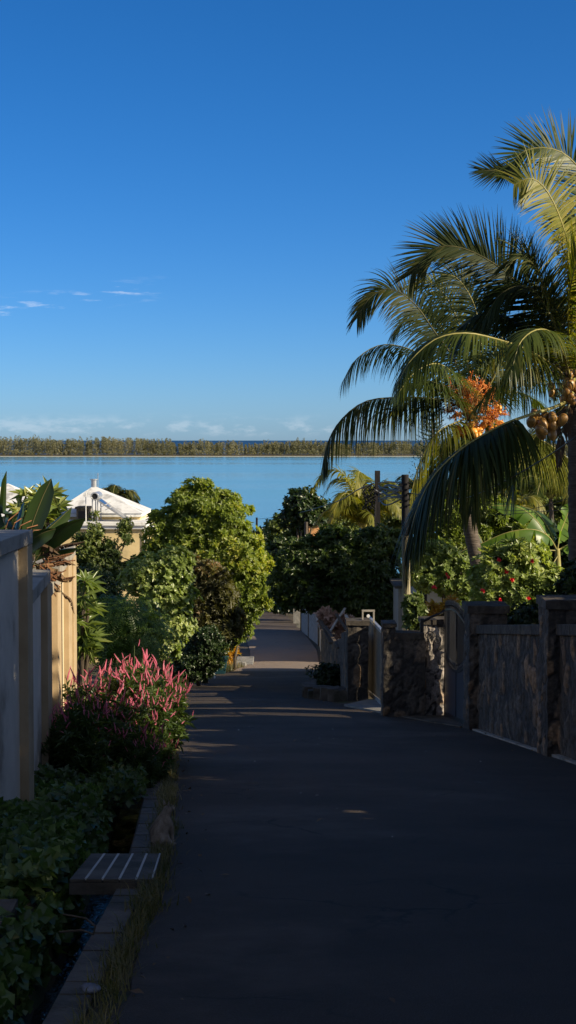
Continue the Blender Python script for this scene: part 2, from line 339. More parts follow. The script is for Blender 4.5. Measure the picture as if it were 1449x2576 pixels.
M['nut_orange'] = noisemat('coconut_orange', (.62, .24, .03), (.78, .36, .05), scale=6, rough=.4, bump=.05, spec=.5)
M['nut_yellow'] = noisemat('coconut_yellow', (.20, .10, .025), (.34, .19, .045), scale=6, rough=.4, bump=.05, spec=.5, c3=(.2, .09, .03), s3=6)
M['rachis'] = noisemat('frond_rib', (.22, .2, .06), (.34, .3, .1), rough=.45, bump=.05)
M['rachis_d'] = noisemat('frond_rib_dark', (.05, .05, .02), (.12, .11, .045), rough=.45, bump=.05)
M['fur'] = noisemat('cat_fur', (.17, .135, .10), (.32, .265, .21), scale=26, rough=.9, bump=.5, bscale=220, stretch=(1, 1, .6), c3=(.44, .41, .37), s3=6)

def watermat(name, deep, rough, bs, strength, stretch):
    m, t, b = newmat(name)
    tcn = N(t, 'ShaderNodeTexCoord'); mp = N(t, 'ShaderNodeMapping'); mp.inputs['Scale'].default_value = stretch; LK(t, tcn.outputs['Object'], mp.inputs[0])
    n = N(t, 'ShaderNodeTexNoise', i_Scale=bs, i_Detail=5.0, i_Roughness=.6); LK(t, mp.outputs[0], n.inputs['Vector'])
    n2_ = N(t, 'ShaderNodeTexNoise', i_Scale=.006, i_Detail=4.0); mp2 = N(t, 'ShaderNodeMapping'); mp2.inputs['Scale'].default_value = (.25, 1, 1); LK(t, tcn.outputs['Object'], mp2.inputs[0]); LK(t, mp2.outputs[0], n2_.inputs['Vector'])
    mx_ = N(t, 'ShaderNodeMix', data_type='RGBA'); LK(t, RANGE(t, n2_.outputs[0], .35, .65), mx_.inputs[0]); mx_.inputs[6].default_value = (*deep[0], 1); mx_.inputs[7].default_value = (*deep[1], 1)
    LK(t, mx_.outputs[2], b.inputs['Base Color'])
    LK(t, RANGE(t, n2_.outputs[0], .3, .7, rough * .6, rough * 1.5), b.inputs['Roughness']); b.inputs['IOR'].default_value = 1.33
    bp = N(t, 'ShaderNodeBump', i_Strength=strength, i_Distance=.15); LK(t, n.outputs[0], bp.inputs['Height']); LK(t, bp.outputs[0], b.inputs['Normal'])
    return m
M['lagoon'] = watermat('lagoon_water', ((.09, .26, .36), (.13, .33, .42)), .14, 1.2, .3, (.35, 1, 1))
M['ocean'] = watermat('ocean_water', ((.005, .04, .11), (.008, .05, .13)), .55, .05, .2, (1, 1, 1))
M['ditch_water'] = noisemat('ditch_water', (.012, .010, .008), (.03, .025, .02), rough=.12, bump=1.0, bscale=22, spec=.6)

# ------------------------------------------------------------------ setting: terrain, road, sea
SEA = -21.0
def terrain():
    ys = np.concatenate([np.arange(-12, 30, .4), np.arange(30, 80, 1.0), np.arange(80, 300, 4.0), np.array([320, 360, 400, 430])])
    lo = [-160, -90, -50, -30, -18, -11, -7, -5, -4, -3.2, -2.6, -2.2, -1.9, -1.6, -1.3, -1.05, -.88, -.80, -.76, -.60, -.45, -.34, -.30, -.26, -.12, 0]
    mid = [.15, .35, .5, .65, .85]
    ro = [0, .1, .3, .6, 1, 1.6, 2.4, 3.5, 5, 8, 12, 20, 32, 55, 100, 170]
    V = []; nc = len(lo) + len(mid) + len(ro)
    for y in ys:
        l, r = Lx(y), Rx(y); g = G(y)
        dm = float(np.clip((19.5 - y) / 1.5, 0, 1))
        for o in lo:
            z = g - .02
            if -.62 <= o <= -.32: z = g - .02 - .62 * dm
            elif o < -.62:
                z = g - .02 + .05 * math.sin(y * 2.1 + o * 3) * min(1, (-o - .7)) 
            V.append((l + o, y, z))
        for q in mid: V.append((l + (r - l) * q, y, g - .04))
        for o in ro:
            V.append((r + o, y, g - .02 + (.03 * math.sin(y * 1.7 + o * 2) if o > .5 else 0)))
    V = np.array(V); n = len(ys)
    i, j = np.meshgrid(np.arange(n - 1), np.arange(nc - 1), indexing='ij')
    a = (i * nc + j).ravel()
    return mesh_np('ground', V, np.stack([a, a + 1, a + nc + 1, a + nc], 1), M['soil'], smooth=False)
tag(terrain(), 'sloping brown garden soil falling away towards the lagoon', 'ground', kind='structure')
def road():
    ys = np.concatenate([np.arange(-12, 40, .35), np.arange(40, 160, 1.2)]); qs = np.linspace(0, 1, 15)
    V = []
    for y in ys:
        l, r = Lx(y) + .02 * math.sin(y * 3.1) + .012 * math.sin(y * 9), Rx(y)
        for q in qs:
            V.append((l + (r - l) * q, y, G(y) + .012 + .03 * math.sin(PI * q)))
    nc = len(qs); n = len(ys); i, j = np.meshgrid(np.arange(n - 1), np.arange(nc - 1), indexing='ij'); a = (i * nc + j).ravel()
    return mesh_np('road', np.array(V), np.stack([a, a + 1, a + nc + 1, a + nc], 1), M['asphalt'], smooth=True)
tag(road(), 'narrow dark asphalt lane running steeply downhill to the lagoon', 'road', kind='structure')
def scuff(pts, w, label):
    V = []; C = spline([(x, y, 0) for x, y in pts], 20); n = len(C)
    for i, c in enumerate(C):
        ww = w * math.sin(PI * (i + .3) / n); q = (c[0] - Lx(c[1])) / (Rx(c[1]) - Lx(c[1])); z = lambda x: G(c[1]) + .017 + .03 * math.sin(PI * (x - Lx(c[1])) / (Rx(c[1]) - Lx(c[1])))
        V += [(c[0] - ww, c[1], z(c[0] - ww)), (c[0] + ww, c[1], z(c[0] + ww))]
    tag(mesh_np('scuff_mark', V, [(2 * i, 2 * i + 1, 2 * i + 3, 2 * i + 2) for i in range(n - 1)], M['scuff']), label, 'marking', kind='structure')
scuff([(1.85, 15.6), (2.0, 14.6), (2.15, 13.6), (2.42, 12.2)], .07, 'pale chalky scuff streak across the right of the asphalt')
scuff([(2.0, 16.4), (2.25, 15.2), (2.55, 13.8)], .035, 'fainter pale scuff beside the long streak')
scuff([(-.2, 6.1), (.1, 6.15), (.3, 6.1)], .05, 'small pale scuff at the bottom of the lane')
def strip(name, x0f, x1f, y0, y1, step, z0f, h, mat, label, cat, kind='structure', jit=0):
    mb = MB(); ys = list(np.arange(y0, y1, step)) + [y1]
    for a, b in zip(ys[:-1], ys[1:]):
        j = random.uniform(-jit, jit); b_ = b if step < .5 else b - .006
        mb.hexa([(x0f(a), a, z0f(a)), (x1f(a), a, z0f(a)), (x1f(b_), b_, z0f(b_)), (x0f(b_), b_, z0f(b_))],
                [(x0f(a), a, z0f(a) + h + j), (x1f(a), a, z0f(a) + h + j), (x1f(b_), b_, z0f(b_) + h + j), (x0f(b_), b_, z0f(b_) + h + j)])
    return tag(mb.build(name, mat, bevel=0 if step < .5 else .008), label, cat, kind=kind)
strip('kerb', lambda y: Lx(y) - .28, lambda y: Lx(y) - .13, 3, 21, .22, lambda y: G(y) - .64, .655, M['concrete_dark'], 'worn concrete kerb between the drain and the asphalt', 'kerb', jit=.005)
strip('footing', lambda y: Rx(y) - .07, lambda y: Rx(y) + .02, 6, 23.6, .8, lambda y: G(y) - .05, .09, M['coping'], 'pale concrete footing line at the foot of the basalt wall', 'kerb', jit=.01)
def drain_water():
    ys = np.arange(4, 19.6, .2); V = []
    for y in ys:
        for q in np.linspace(0, 1, 5):
            V.append((Lx(y) - .70 + .42 * q, y, G(y) - .50 + .02 * math.sin(y * 6 + q * 9) + (.015 * math.sin(y * 17 + q * 5))))
    nc = 5; n = len(ys); i, j = np.meshgrid(np.arange(n - 1), np.arange(nc - 1), indexing='ij'); a = (i * nc + j).ravel()
    return mesh_np('drain_water', np.array(V), np.stack([a, a + 1, a + nc + 1, a + nc], 1), M['ditch_water'], smooth=True)
tag(drain_water(), 'dark trickle of water glinting in the roadside drain', 'water', kind='structure')
def sheet(name, x0, x1, y0, y1, z, mat, label, cat):
    return tag(MB().add([(x0, y0, z), (x1, y0, z), (x1, y1, z), (x0, y1, z)], [(0, 1, 2, 3)]).build(name, mat), label, cat, kind='structure')
sheet('lagoon', -4000, 4000, 180, 2140, SEA, M['lagoon'], 'calm pale blue lagoon between the village and the wooded spit', 'water')
sheet('ocean', -150000, 150000, 2139.9, 300000, SEA - .05, M['ocean'], 'dark blue open ocean beyond the wooded spit', 'water')
def island():
    mb = MB(); xs = np.linspace(-3000, 3000, 121)
    V = []
    prof = [(0, -.3), (8, .4), (14, .9), (40, 1.4), (200, 1.2), (210, -.4)]
    for x in xs:
        o = 6 * math.sin(x / 160) + 3 * math.sin(x / 43)
        for d, z in prof: V.append((x, 2030 + o + d, SEA + z))
    n = len(xs); nc = len(prof); F_ = []; mi = []
    for i in range(n - 1):
        for j in range(nc - 1):
            a = i * nc + j; F_.append((a, a + nc, a + nc + 1, a + 1)); mi.append(0 if j < 1 else 1)
    return tag(mesh_np('spit', V, F_, [M['sand'], M['soil']], mi=mi), 'low sandy spit across the lagoon with a thin white beach', 'spit', kind='structure')
island()

# ------------------------------------------------------------------ foliage engine
def rotmats(axis, spin):
    """axis (N,3) -> rotation matrices taking z to axis with a spin."""
    z = nrm(axis); ref = np.where(np.abs(z[:, 2:3]) < .9, np.array([[0, 0, 1.]]), np.array([[1., 0, 0]]))
    x = nrm(np.cross(ref, z)); y = np.cross(z, x)
    c, s_ = np.cos(spin)[:, None], np.sin(spin)[:, None]
    x2 = x * c + y * s_; y2 = -x * s_ + y * c
    return np.stack([x2, y2, z], axis=2)
def sprig(n=7, L=.1, W=.035, tilt=50, curl=.25, jit=.3, seed=0, spread=0.0, base=.0):
    r_ = np.random.default_rng(seed); V = []; Fc = []
    for k in range(n):
        a = 2 * PI * k / n + r_.uniform(-jit, jit); t = R(tilt) * r_.uniform(.6, 1.3); l = L * r_.uniform(.7, 1.15); w = W * r_.uniform(.8, 1.2)
        d = np.array([math.cos(a) * math.sin(t), math.sin(a) * math.sin(t), math.cos(t)]); s_ = np.array([-math.sin(a), math.cos(a), 0]); nn = np.cross(d, s_)
        o = np.array([0, 0, spread * r_.uniform(-1, 1)]) + d * base
        b = len(V)
        V += [o, o + d * l * .45 + s_ * w + nn * w * .4, o + d * l * .45 - s_ * w + nn * w * .4, o + d * l - np.array([0, 0, 1]) * l * curl]
        Fc += [(b, b + 1, b + 3), (b, b + 3, b + 2)]
    return np.array(V), np.array(Fc)
def feather(n=9, L=.35, l=.07, w=.012, droop=.15):
    V = []; Fc = []
    for k in range(n):
        s_ = (k + .7) / n; p = np.array([L * s_, 0, .25 * L * s_ - droop * L * s_ * s_ * 2])
        for sg in (-1, 1):
            d = nrm(np.array([.45, sg * .9, -.1])); b = len(V); ll = l * (1.1 - .6 * s_)
            q = np.array([.9, -sg * .45, 0]) * w
            V += [p, p + d * ll * .5 + q, p + d * ll * .5 - q, p + d * ll]; Fc += [(b, b + 1, b + 3), (b, b + 3, b + 2)]
    return np.array(V), np.array(Fc)
def scatter(pos, axis, tmpls, smin=.8, smax=1.25):
    """place random templates at pos oriented to axis; returns V, F"""
    n = len(pos); pick = rng.integers(0, len(tmpls), n); VV = []; FF = []; off = 0
    for k, (tv, tf) in enumerate(tmpls):
        idx = np.where(pick == k)[0]
        if not len(idx): continue
        Rm = rotmats(axis[idx], rng.uniform(0, 2 * PI, len(idx))); sc = rng.uniform(smin, smax, len(idx))
        v = np.einsum('nij,kj->nki', Rm, tv) * sc[:, None, None] + pos[idx][:, None, :]
        f = tf[None] + (np.arange(len(idx)) * len(tv))[:, None, None] + off
        off += len(idx) * len(tv); VV.append(v.reshape(-1, 3)); FF.append(f.reshape(-1, 3))
    return np.concatenate(VV), np.concatenate(FF)
def blobs_points(blobs, y, n, clumps, csig, shell=.55, squash=1.0):
    """blobs in picture units at depth y -> sprig positions and outward axes"""
    C = []; Rd = []
    for b in blobs:
        X, Y, rX, rY = b[:4]; dy = b[4] if len(b) > 4 else 0
        c = np.array(P(X, Y, y + dy)); k = (y + dy) / F
        C.append(c); Rd.append(np.array([rX * k, (rX + rY) / 2 * k * squash, rY * k]))
    C = np.array(C); Rd = np.array(Rd); w = (Rd[:, 0] * Rd[:, 2]); w = w / w.sum()
    bi = rng.choice(len(C), clumps, p=w)
    d = nrm(rng.normal(size=(clumps, 3))); rr = rng.uniform(shell, 1.05, (clumps, 1)) ** .8
    sh = rng.random(clumps) < .14; rr[sh] = rng.uniform(1.08, 1.32, (int(sh.sum()), 1))
    cc = C[bi] + d * rr * Rd[bi]
    ci = rng.integers(0, clumps, n); cs = (rng.uniform(.5, 1.5, clumps) * np.where(sh, .55, 1))[ci][:, None] * csig
    dd = nrm(rng.normal(size=(n, 3))); q = rng.uniform(.35, 1.0, (n, 1)) ** .6
    pos = cc[ci] + dd * q * cs * np.array([1.15, 1.15, .8])
    ax = nrm(dd * .9 + d[ci] * .8 + np.array([[0, 0, .5]]) + np.array([list(sd)]) * .55 + rng.normal(size=(n, 3)) * .25)
    return pos, ax, C, Rd
SP = {
    'airy': [sprig(8, .17, .026, 58, .2, jit=.5, seed=k) for k in range(5)],
    'broad': [sprig(7, .13, .030, 60, .15, seed=k) for k in range(4)],
    'broadbig': [sprig(7, .19, .042, 60, .2, seed=k) for k in range(4)],
    'lance': [sprig(9, .16, .018, 55, .3, seed=k) for k in range(4)],
    'glossy': [sprig(6, .11, .034, 65, .1, seed=k) for k in range(4)],
    'small': [sprig(6, .07, .02, 60, .1, seed=k, spread=.04) for k in range(4)],
    'feather': [feather(9, .38, .075, .012), feather(8, .32, .07, .012, .25)],
    'rosette': [sprig(13, .30, .032, 72, .28, seed=k) for k in range(3)] ,
    'ivy': [sprig(4, .075, .036, 75, .05, seed=k, spread=.02) for k in range(4)],
    'far': [sprig(6, .34, .10, 60, .15, seed=k, spread=.1) for k in range(4)],
    'croton': [sprig(9, .22, .03, 38, .15, seed=k) for k in range(3)],
}
def tree(name, label, cat, blobs, y, trunkX, sp, n, clumps, csig, mat, trunk_r=.12, group=None, bark='bark', squash=1.0, shell=.55, parts=('crown', 'trunk')):
    pos, ax, C, Rd = blobs_points(blobs, y, n, clumps, csig, shell, squash)
    k = y / F; bx = (trunkX - CX) * k
    base = Vector((bx, y, G(y) - .05))
    e = empty(name, base, label, cat, group)
    keep = pos[:, 2] > G(y) + .02
    V, Fc = scatter(pos[keep], ax[keep], SP[sp])
    mesh_np(parts[0], V, Fc, M[mat], e)
    mb = MB(); top = Vector(C.mean(axis=0)); fork = base.lerp(top, .5); fork.x += random.uniform(-.1, .1)
    mb.tube([base, base.lerp(fork, .5) + Vector((random.uniform(-.06, .06), 0, 0)), fork], [trunk_r * 1.25, trunk_r, trunk_r * .8], 8)
    for c in C:
        c = Vector(c); mdl = fork.lerp(c, .5) + Vector((random.uniform(-.15, .15), random.uniform(-.1, .1), .1))
        mb.tube([fork, mdl, c], [trunk_r * .6, trunk_r * .4, trunk_r * .15], 6)
        for _ in range(4):
            j = rng.integers(0, len(pos)); mb.tube([mdl.lerp(c, random.random()), Vector(pos[j])], [trunk_r * .2, trunk_r * .07], 4)
    mb.build(parts[1], M[bark], e, smooth=True)
    return e

# ------------------------------------------------------------------ left boundary wall
def wall_left():
    wx = lambda y: -2.23 if y < 13 else -2.23 - .085 * (y - 13)
    e = empty('boundary_wall', (-2.2, 11, G(11)), 'tall cream rendered boundary wall stepping down beside the drain, far end glowing in sun', 'wall')
    secs = [(3.0, 8.6, -.25), (8.6, 12.95, -.75), (12.95, 15.0, -1.26), (15.0, 16.5, -1.42), (16.5, 19.6, -1.34)]
    for i, (a, b, top) in enumerate(secs):
        x0, x1 = wx(a), wx(b)
        MB().hexa([(x0 - .2, a, G(a) - .9), (x0, a, G(a) - .9), (x1, b, G(b) - .9), (x1 - .2, b, G(b) - .9)],
                  [(x0 - .2, a, top - .12), (x0, a, top - .12), (x1, b, top - .12), (x1 - .2, b, top - .12)]).build('panel', M['cream' if i == 4 else 'wall_shaded'], e)
        pr = .075
        MB().hexa([(x0 - .26, a, top - .118), (x0 + pr + .004, a, top - .118), (x1 + pr + .004, b - .004, top - .118), (x1 - .26, b - .004, top - .118)],
                  [(x0 - .26, a, top), (x0 + pr + .004, a, top), (x1 + pr + .004, b - .004, top), (x1 - .26, b - .004, top)]).build('coping', M['coping'], e, bevel=.008)
        ps = [b - .16]
        if i == 4: ps = [b - .16, b - 1.2]
        for q in ps:
            xq = wx(q)
            MB().box(xq - .21, xq + pr, q - .1, q + .155, G(q) - .9, top - .121).build('pillar', M['pillar_lit_tan'], e, bevel=.006)
    # vertical cracks / conduit
    xq = wx(17.2); MB().tube([(xq + .03, 17.3, G(17) - .2), (xq + .03, 17.3, -1.6)], .008, 6).build('conduit', M['black_iron'], e)
wall_left()

# ------------------------------------------------------------------ right basalt walls
def xr(y): return 3.35 - .081 * (y - 17.9)
def stone_panel(mb, p0, p1, th, h0, h1, m=0, low=.4):
    (x0, y0), (x1, y1) = p0, p1; d = Vector((x1 - x0, y1 - y0)).normalized(); nx, ny = d.y, -d.x
    z0, z1 = G(y0), G(y1)
    return mb.hexa([(x0, y0, z0 - low), (x0 + nx * th, y0 + ny * th, z0 - low), (x1 + nx * th, y1 + ny * th, z1 - low), (x1, y1, z1 - low)],
                   [(x0, y0, z0 + h0), (x0 + nx * th, y0 + ny * th, z0 + h0), (x1 + nx * th, y1 + ny * th, z1 + h1), (x1, y1, z1 + h1)], m)
from mathutils import noise as mn
def stonify(bm, sc=(5.2, 5.2, 2.7), depth=.035):
    la = bm.verts.layers.float.new('stone'); lm = bm.verts.layers.float.new('mortar')
    bm.normal_update(); out = []
    for v in bm.verts:
        w = v.co + mn.noise_vector(v.co * 3.0) * .07
        d, p = mn.voronoi(Vector((w.x * sc[0], w.y * sc[1], w.z * sc[2])))
        e = min(1.0, max(0.0, (d[1] - d[0]) / .30)); h = abs(math.sin(p[0].x * 12.9898 + p[0].y * 78.233 + p[0].z * 37.719) * 43758.5453) % 1
        v[la] = h; v[lm] = e
        out.append(v.normal * (depth * (e ** .6) * (.55 + .75 * h) + .010 * mn.noise(v.co * 17)))
    for v, o in zip(bm.verts, out): v.co += o
def grid_bm(x0, x1, y0, y1, z0f, z1f, th, step=.05):
    '''wall slab along y whose plan follows x0 -> x1; faces subdivided into a fine grid'''
    bm = bmesh.new(); n = max(1, int((y1 - y0) / step)); m = max(1, int((z1f(y0) - z0f(y0)) / step)); rows = []
    for i in range(n + 1):
        y = y0 + (y1 - y0) * i / n; x = x0 + (x1 - x0) * i / n
        rows.append([bm.verts.new((x, y, z0f(y) + (z1f(y) - z0f(y)) * j / m)) for j in range(m + 1)] + [bm.verts.new((x + th, y, z1f(y))), bm.verts.new((x + th, y, z0f(y)))])
    k = m + 3
    for i in range(n):
        for j in range(k - 1): bm.faces.new((rows[i][j], rows[i][j + 1], rows[i + 1][j + 1], rows[i + 1][j]))
    bm.faces.new(list(reversed(rows[0]))); bm.faces.new(rows[-1])
    bmesh.ops.recalc_face_normals(bm, faces=bm.faces[:]); return bm
def rough_box(x0, x1, y0, y1, z0, z1, amp=.012, n=.12):
    bm = bmesh.new(); cx = max(1, int((x1 - x0) / n)); cy = max(1, int((y1 - y0) / n)); cz = max(1, int((z1 - z0) / n)); vm = {}
    def V_(i, j, k):
        if (i, j, k) not in vm: vm[(i, j, k)] = bm.verts.new((x0 + (x1 - x0) * i / cx, y0 + (y1 - y0) * j / cy, z0 + (z1 - z0) * k / cz))
        return vm[(i, j, k)]
    for i in range(cx):
        for j in range(cy):
            for k in (0, cz):
                f = (V_(i, j, k), V_(i + 1, j, k), V_(i + 1, j + 1, k), V_(i, j + 1, k)); bm.faces.new(f if k else f[::-1])
    for i in range(cx):
        for k in range(cz):
            for j in (0, cy):
                f = (V_(i, j, k), V_(i + 1, j, k), V_(i + 1, j, k + 1), V_(i, j, k + 1)); bm.faces.new(f[::-1] if j else f)
    for j in range(cy):
        for k in range(cz):
            for i in (0, cx):
                f = (V_(i, j, k), V_(i, j + 1, k), V_(i, j + 1, k + 1), V_(i, j, k + 1)); bm.faces.new(f if i else f[::-1])
    for v in bm.verts: v.co += mn.noise_vector(v.co * 6) * amp
    return bm
def bm_obj(bm, name, mat, parent, smooth=False):
    if mat.name.startswith('basalt') and 'cap' not in mat.name: stonify(bm)
    me = bpy.data.meshes.new(name); bm.to_mesh(me); bm.free(); me.materials.append(mat)
    return link(name, me, parent)
def walls_right():
    e = empty('stone_wall', (3.4, 17, G(17)), 'dark basalt rubble wall with square capped pillars along the right of the lane', 'wall')
    pil = [3.0, 8.2, 13.4, 18.65, 23.45]
    for a, b in zip(pil[:-1], pil[1:]):
        ys = np.linspace(a + .65, b, 8)
        bm_obj(grid_bm(xr(a + .6) + .03, xr(b) + .03, a + .6, b + .05, lambda y: G(y) - .3, lambda y: G(y) + 1.50, .30), 'panel', M['basalt'], e)
        mb = MB()
        for s0, s1 in zip(ys[:-1], ys[1:]):
            zz0, zz1 = G(s0), G(s1)
            mb.hexa([(xr(s0) - .035, s0, zz0 + 1.502), (xr(s0) + .39, s0, zz0 + 1.502), (xr(s1) + .39, s1 - .01, zz1 + 1.502), (xr(s1) - .035, s1 - .01, zz1 + 1.502)],
                    [(xr(s0) - .035, s0, zz0 + 1.64), (xr(s0) + .39, s0, zz0 + 1.64), (xr(s1) + .39, s1 - .01, zz1 + 1.64), (xr(s1) - .035, s1 - .01, zz1 + 1.64)])
        mb.build('coping', M['basalt_cap'], e, bevel=.015)
    for a in pil:
        x = xr(a) - .11
        bm_obj(rough_box(x, x + .55, a, a + .64, G(a + .3) - .5, G(a + .3) + 1.86, .004, .05), 'pillar', M['basalt'], e)
        bm_obj(rough_box(x - .05, x + .60, a - .05, a + .69, G(a + .3) + 1.862, G(a + .3) + 1.97, .016), 'cap', M['basalt_cap'], e)
    # beyond the pedestrian gate
    e = empty('stone_wall', (2.2, 27.2, G(27.2)), 'short basalt wall facing up the lane between the spiked gate and the driveway', 'wall')
    bm_obj(rough_box(2.42, 2.86, 27.35, 27.8, G(27.4) - .4, -3.28, .004, .04), 'gate_pillar', M['basalt_lit'], e)
    bm_obj(rough_box(2.37, 2.91, 27.30, 27.85, -3.278, -3.19, .012), 'cap', M['basalt_cap'], e)
    bm_obj(rough_box(1.9, 2.41, 27.1, 27.4, G(27.4) - .4, -3.52, .004, .045), 'panel', M['basalt'], e)
    bm_obj(rough_box(1.88, 2.41, 27.05, 27.44, -3.518, -3.40, .014), 'coping', M['basalt_cap'], e)
    bm_obj(rough_box(1.70, 1.888, 27.1, 27.55, G(27.4) - .4, -3.30, .004, .045), 'end_pillar', M['basalt'], e)
    bm_obj(rough_box(1.67, 1.92, 27.05, 27.6, -3.298, -3.23, .01), 'cap', M['basalt_cap'], e)
    # driveway pillar and stepped walls beyond
    e = empty('stone_wall', (1.3, 36, G(36)), 'stepped basalt wall running down the lane beyond the open driveway gate', 'wall')
    bm_obj(rough_box(1.30, 1.71, 33.0, 33.5, G(33) - .4, -3.98, .004, .055), 'pillar', M['basalt'], e)
    bm_obj(rough_box(1.25, 1.76, 32.95, 33.55, -3.978, -3.88, .014), 'cap', M['basalt_cap'], e)
    bits = [(33.52, 36.2, 1.50, 1.45), (36.21, 39, 1.34, 1.28), (39.01, 44.5, 1.16, 1.22), (44.51, 50, 1.38, 1.30), (50.01, 57.5, 1.45, 1.5)]
    for a, b, h0, h1 in bits:
        x = 1.28 if a < 45 else 1.25
        bm_obj(grid_bm(x + .02, x + .01, a, b, lambda y: G(y) - .3, lambda y: G(y) + h0 + (h1 - h0) * (y - a) / (b - a), .3, .09), 'panel', M['basalt'], e)
pass
M['basalt_lit'] = stonemat('basalt_lit_copy', (.24, .21, .185), (.36, .32, .29), (.40, .30, .22), (.04, .036, .034), sx_=5.5, sz_=2.6, edge=.09, bump=1.0)  # paler basalt copy, sunlight painted into the gate pillar's colour
walls_right()

def ped_gate():
    a = Vector((2.87, 24.12, 0)); b = Vector((2.80, 27.3, 0))
    e = empty('spiked_gate', (2.85, 25.7, G(25.7)), 'black iron gate with arched spiked top and sheet lower half, between two basalt pillars', 'gate')
    gb = lambda q: G(a.y + (b.y - a.y) * q)
    pt = lambda q, z: Vector((a.x + (b.x - a.x) * q, a.y + (b.y - a.y) * q, z))
    zmid = lambda q: gb(q) + .86 + .26 * abs(2 * q - 1) ** 2
    ztop = lambda q: gb(.5) + 1.72 + .14 * math.sin(PI * q)
    fr = MB()
    for q in (0.01, .5, .99): fr.bar(pt(q, gb(q) + .04), pt(q, ztop(q)), .035)
    qs = np.linspace(.01, .99, 15)
    for q0, q1 in zip(qs[:-1], qs[1:]):
        fr.bar(pt(q0, ztop(q0)), pt(q1, ztop(q1)), .03, .035); fr.bar(pt(q0, zmid(q0)), pt(q1, zmid(q1)), .04, .05)
        fr.bar(pt(q0, gb(q0) + .06), pt(q1, gb(q1) + .06), .04, .06)
    fr.build('frame', M['black_iron'], e)
    sh = MB()
    for q0, q1 in zip(qs[:-1], qs[1:]):
        A, B, C_, D = pt(q0, gb(q0) + .08), pt(q1, gb(q1) + .08), pt(q1, zmid(q1)), pt(q0, zmid(q0)); o = Vector((.008, 0, 0))
        sh.hexa([A - o, A + o, B + o, B - o], [D - o, D + o, C_ + o, C_ - o])
    sh.build('sheet_panel', M['gate_sheet'], e)
    for k in range(27):
        q = .03 + .94 * k / 26
        m_ = MB(); m_.tube([pt(q, zmid(q)), pt(q, ztop(q) + .05)], .009, 5); t = pt(q, ztop(q) + .05)
        m_.tube([t, t + Vector((0, 0, .03)), t + Vector((0, 0, .13))], [.009, .02, .001], 5); m_.build('bar', M['black_iron'], e)
    rg = MB()
    for k in range(24):
        q = .05 + .9 * k / 23; c = pt(q, zmid(q) + .08)
        rg.tube([c + Vector((0, .045 * math.cos(t), .045 * math.sin(t))) for t in np.linspace(0, 2 * PI, 9)], .006, 4)
    rg.build('ring_frieze', M['black_iron'], e)
    # scroll bracket reaching in front of the far pillar
    sc = MB(); o = Vector((2.42, 27.2, 0))
    for cx, cz, s_ in ((.10, -3.47, 1), (.24, -3.55, -1)):
        pts = []
        for t in np.linspace(0, 3.3 * PI, 26):
            r_ = .09 * (1 - t / (3.9 * PI)); pts.append(Vector((o.x + cx + s_ * r_ * math.cos(t), 27.24, cz + r_ * math.sin(t))))
        sc.tube(pts, .009, 5)
    sc.tube([(2.40, 27.2, -3.20), (2.55, 27.2, -3.13), (2.68, 27.2, -3.08), (2.8, 27.25, -3.03)], .022, 5)
    sc.bar((2.38, 27.22, G(27.2)), (2.38, 27.22, -3.16), .06)
    sc.build('scroll_bracket', M['black_iron'], e)
ped_gate()
def slide_gate():
    e = empty('sliding_gate', (1.9, 32.8, G(32.8)), 'tall slatted metal driveway gate slid open behind the basalt pillar', 'gate')
    a, b = (1.88, 29.6), (1.90, 36.0)
    z = lambda y: G(y) + .08
    top = lambda y: -3.75 + (y - 29.6) * (-4.15 + 3.75) / 6.4
    f = MB()
    f.bar((1.88, 29.6, z(29.6)), (1.88, 29.6, top(29.6)), .06); f.bar((1.90, 36, z(36)), (1.90, 36, top(36)), .06)
    f.bar((1.88, 29.6, top(29.6)), (1.90, 36, top(36)), .06, .07); f.bar((1.88, 29.6, z(29.6)), (1.90, 36, z(36)), .06, .1)
    f.build('frame', M['steel'], e)
    for k in range(40):
        y = 29.7 + k * .157
        MB().box(1.872, 1.892, y, y + .145, z(y) + .05, top(y) - .03).build('slat', M['gate_wood'], e)
    e2 = empty('gate_guide', (1.6, 33.2, -3.88), 'small galvanised roller bracket standing on the driveway pillar cap', 'bracket')
    m = MB(); m.bar((1.62, 33.2, -3.88), (1.62, 33.2, -3.70), .035); m.bar((1.86, 33.2, -3.96), (1.86, 33.2, -3.70), .035); m.bar((1.60, 33.2, -3.685), (1.88, 33.2, -3.685), .04, .04)
    m.build('bracket_frame', M['coping'], e2)
    MB().tube([(1.74, 33.18, -3.80), (1.74, 33.26, -3.80)], .035, 12).build('roller', M['white_paint'], e2)
slide_gate()
def slab_sheet(name, pts, h, mat, label, cat, kind=None):
    n = len(pts); b = [(p[0], p[1], G(p[1]) - .1) for p in pts]; t = [(p[0], p[1], G(p[1]) + h) for p in pts]
    return tag(MB().add(b + t, [tuple(reversed(range(n))), tuple(range(n, 2 * n))] + [(i, (i + 1) % n, n + (i + 1) % n, n + i) for i in range(n)]).build(name, mat), label, cat, kind=kind)
slab_sheet('driveway', [(1.12, 30.6), (1.72, 28.0), (2.3, 28.4), (2.3, 33), (1.72, 32.9)], .05, M['concrete'], 'pale concrete apron in front of the open driveway gate', 'driveway', 'structure')
slab_sheet('gravel_verge', [(2.86, 23.9), (2.42, 25.2), (2.0, 27.0), (2.9, 27.3)], .03, M['concrete_dark'], 'rough gravelly threshold before the spiked iron gate', 'verge', 'structure')

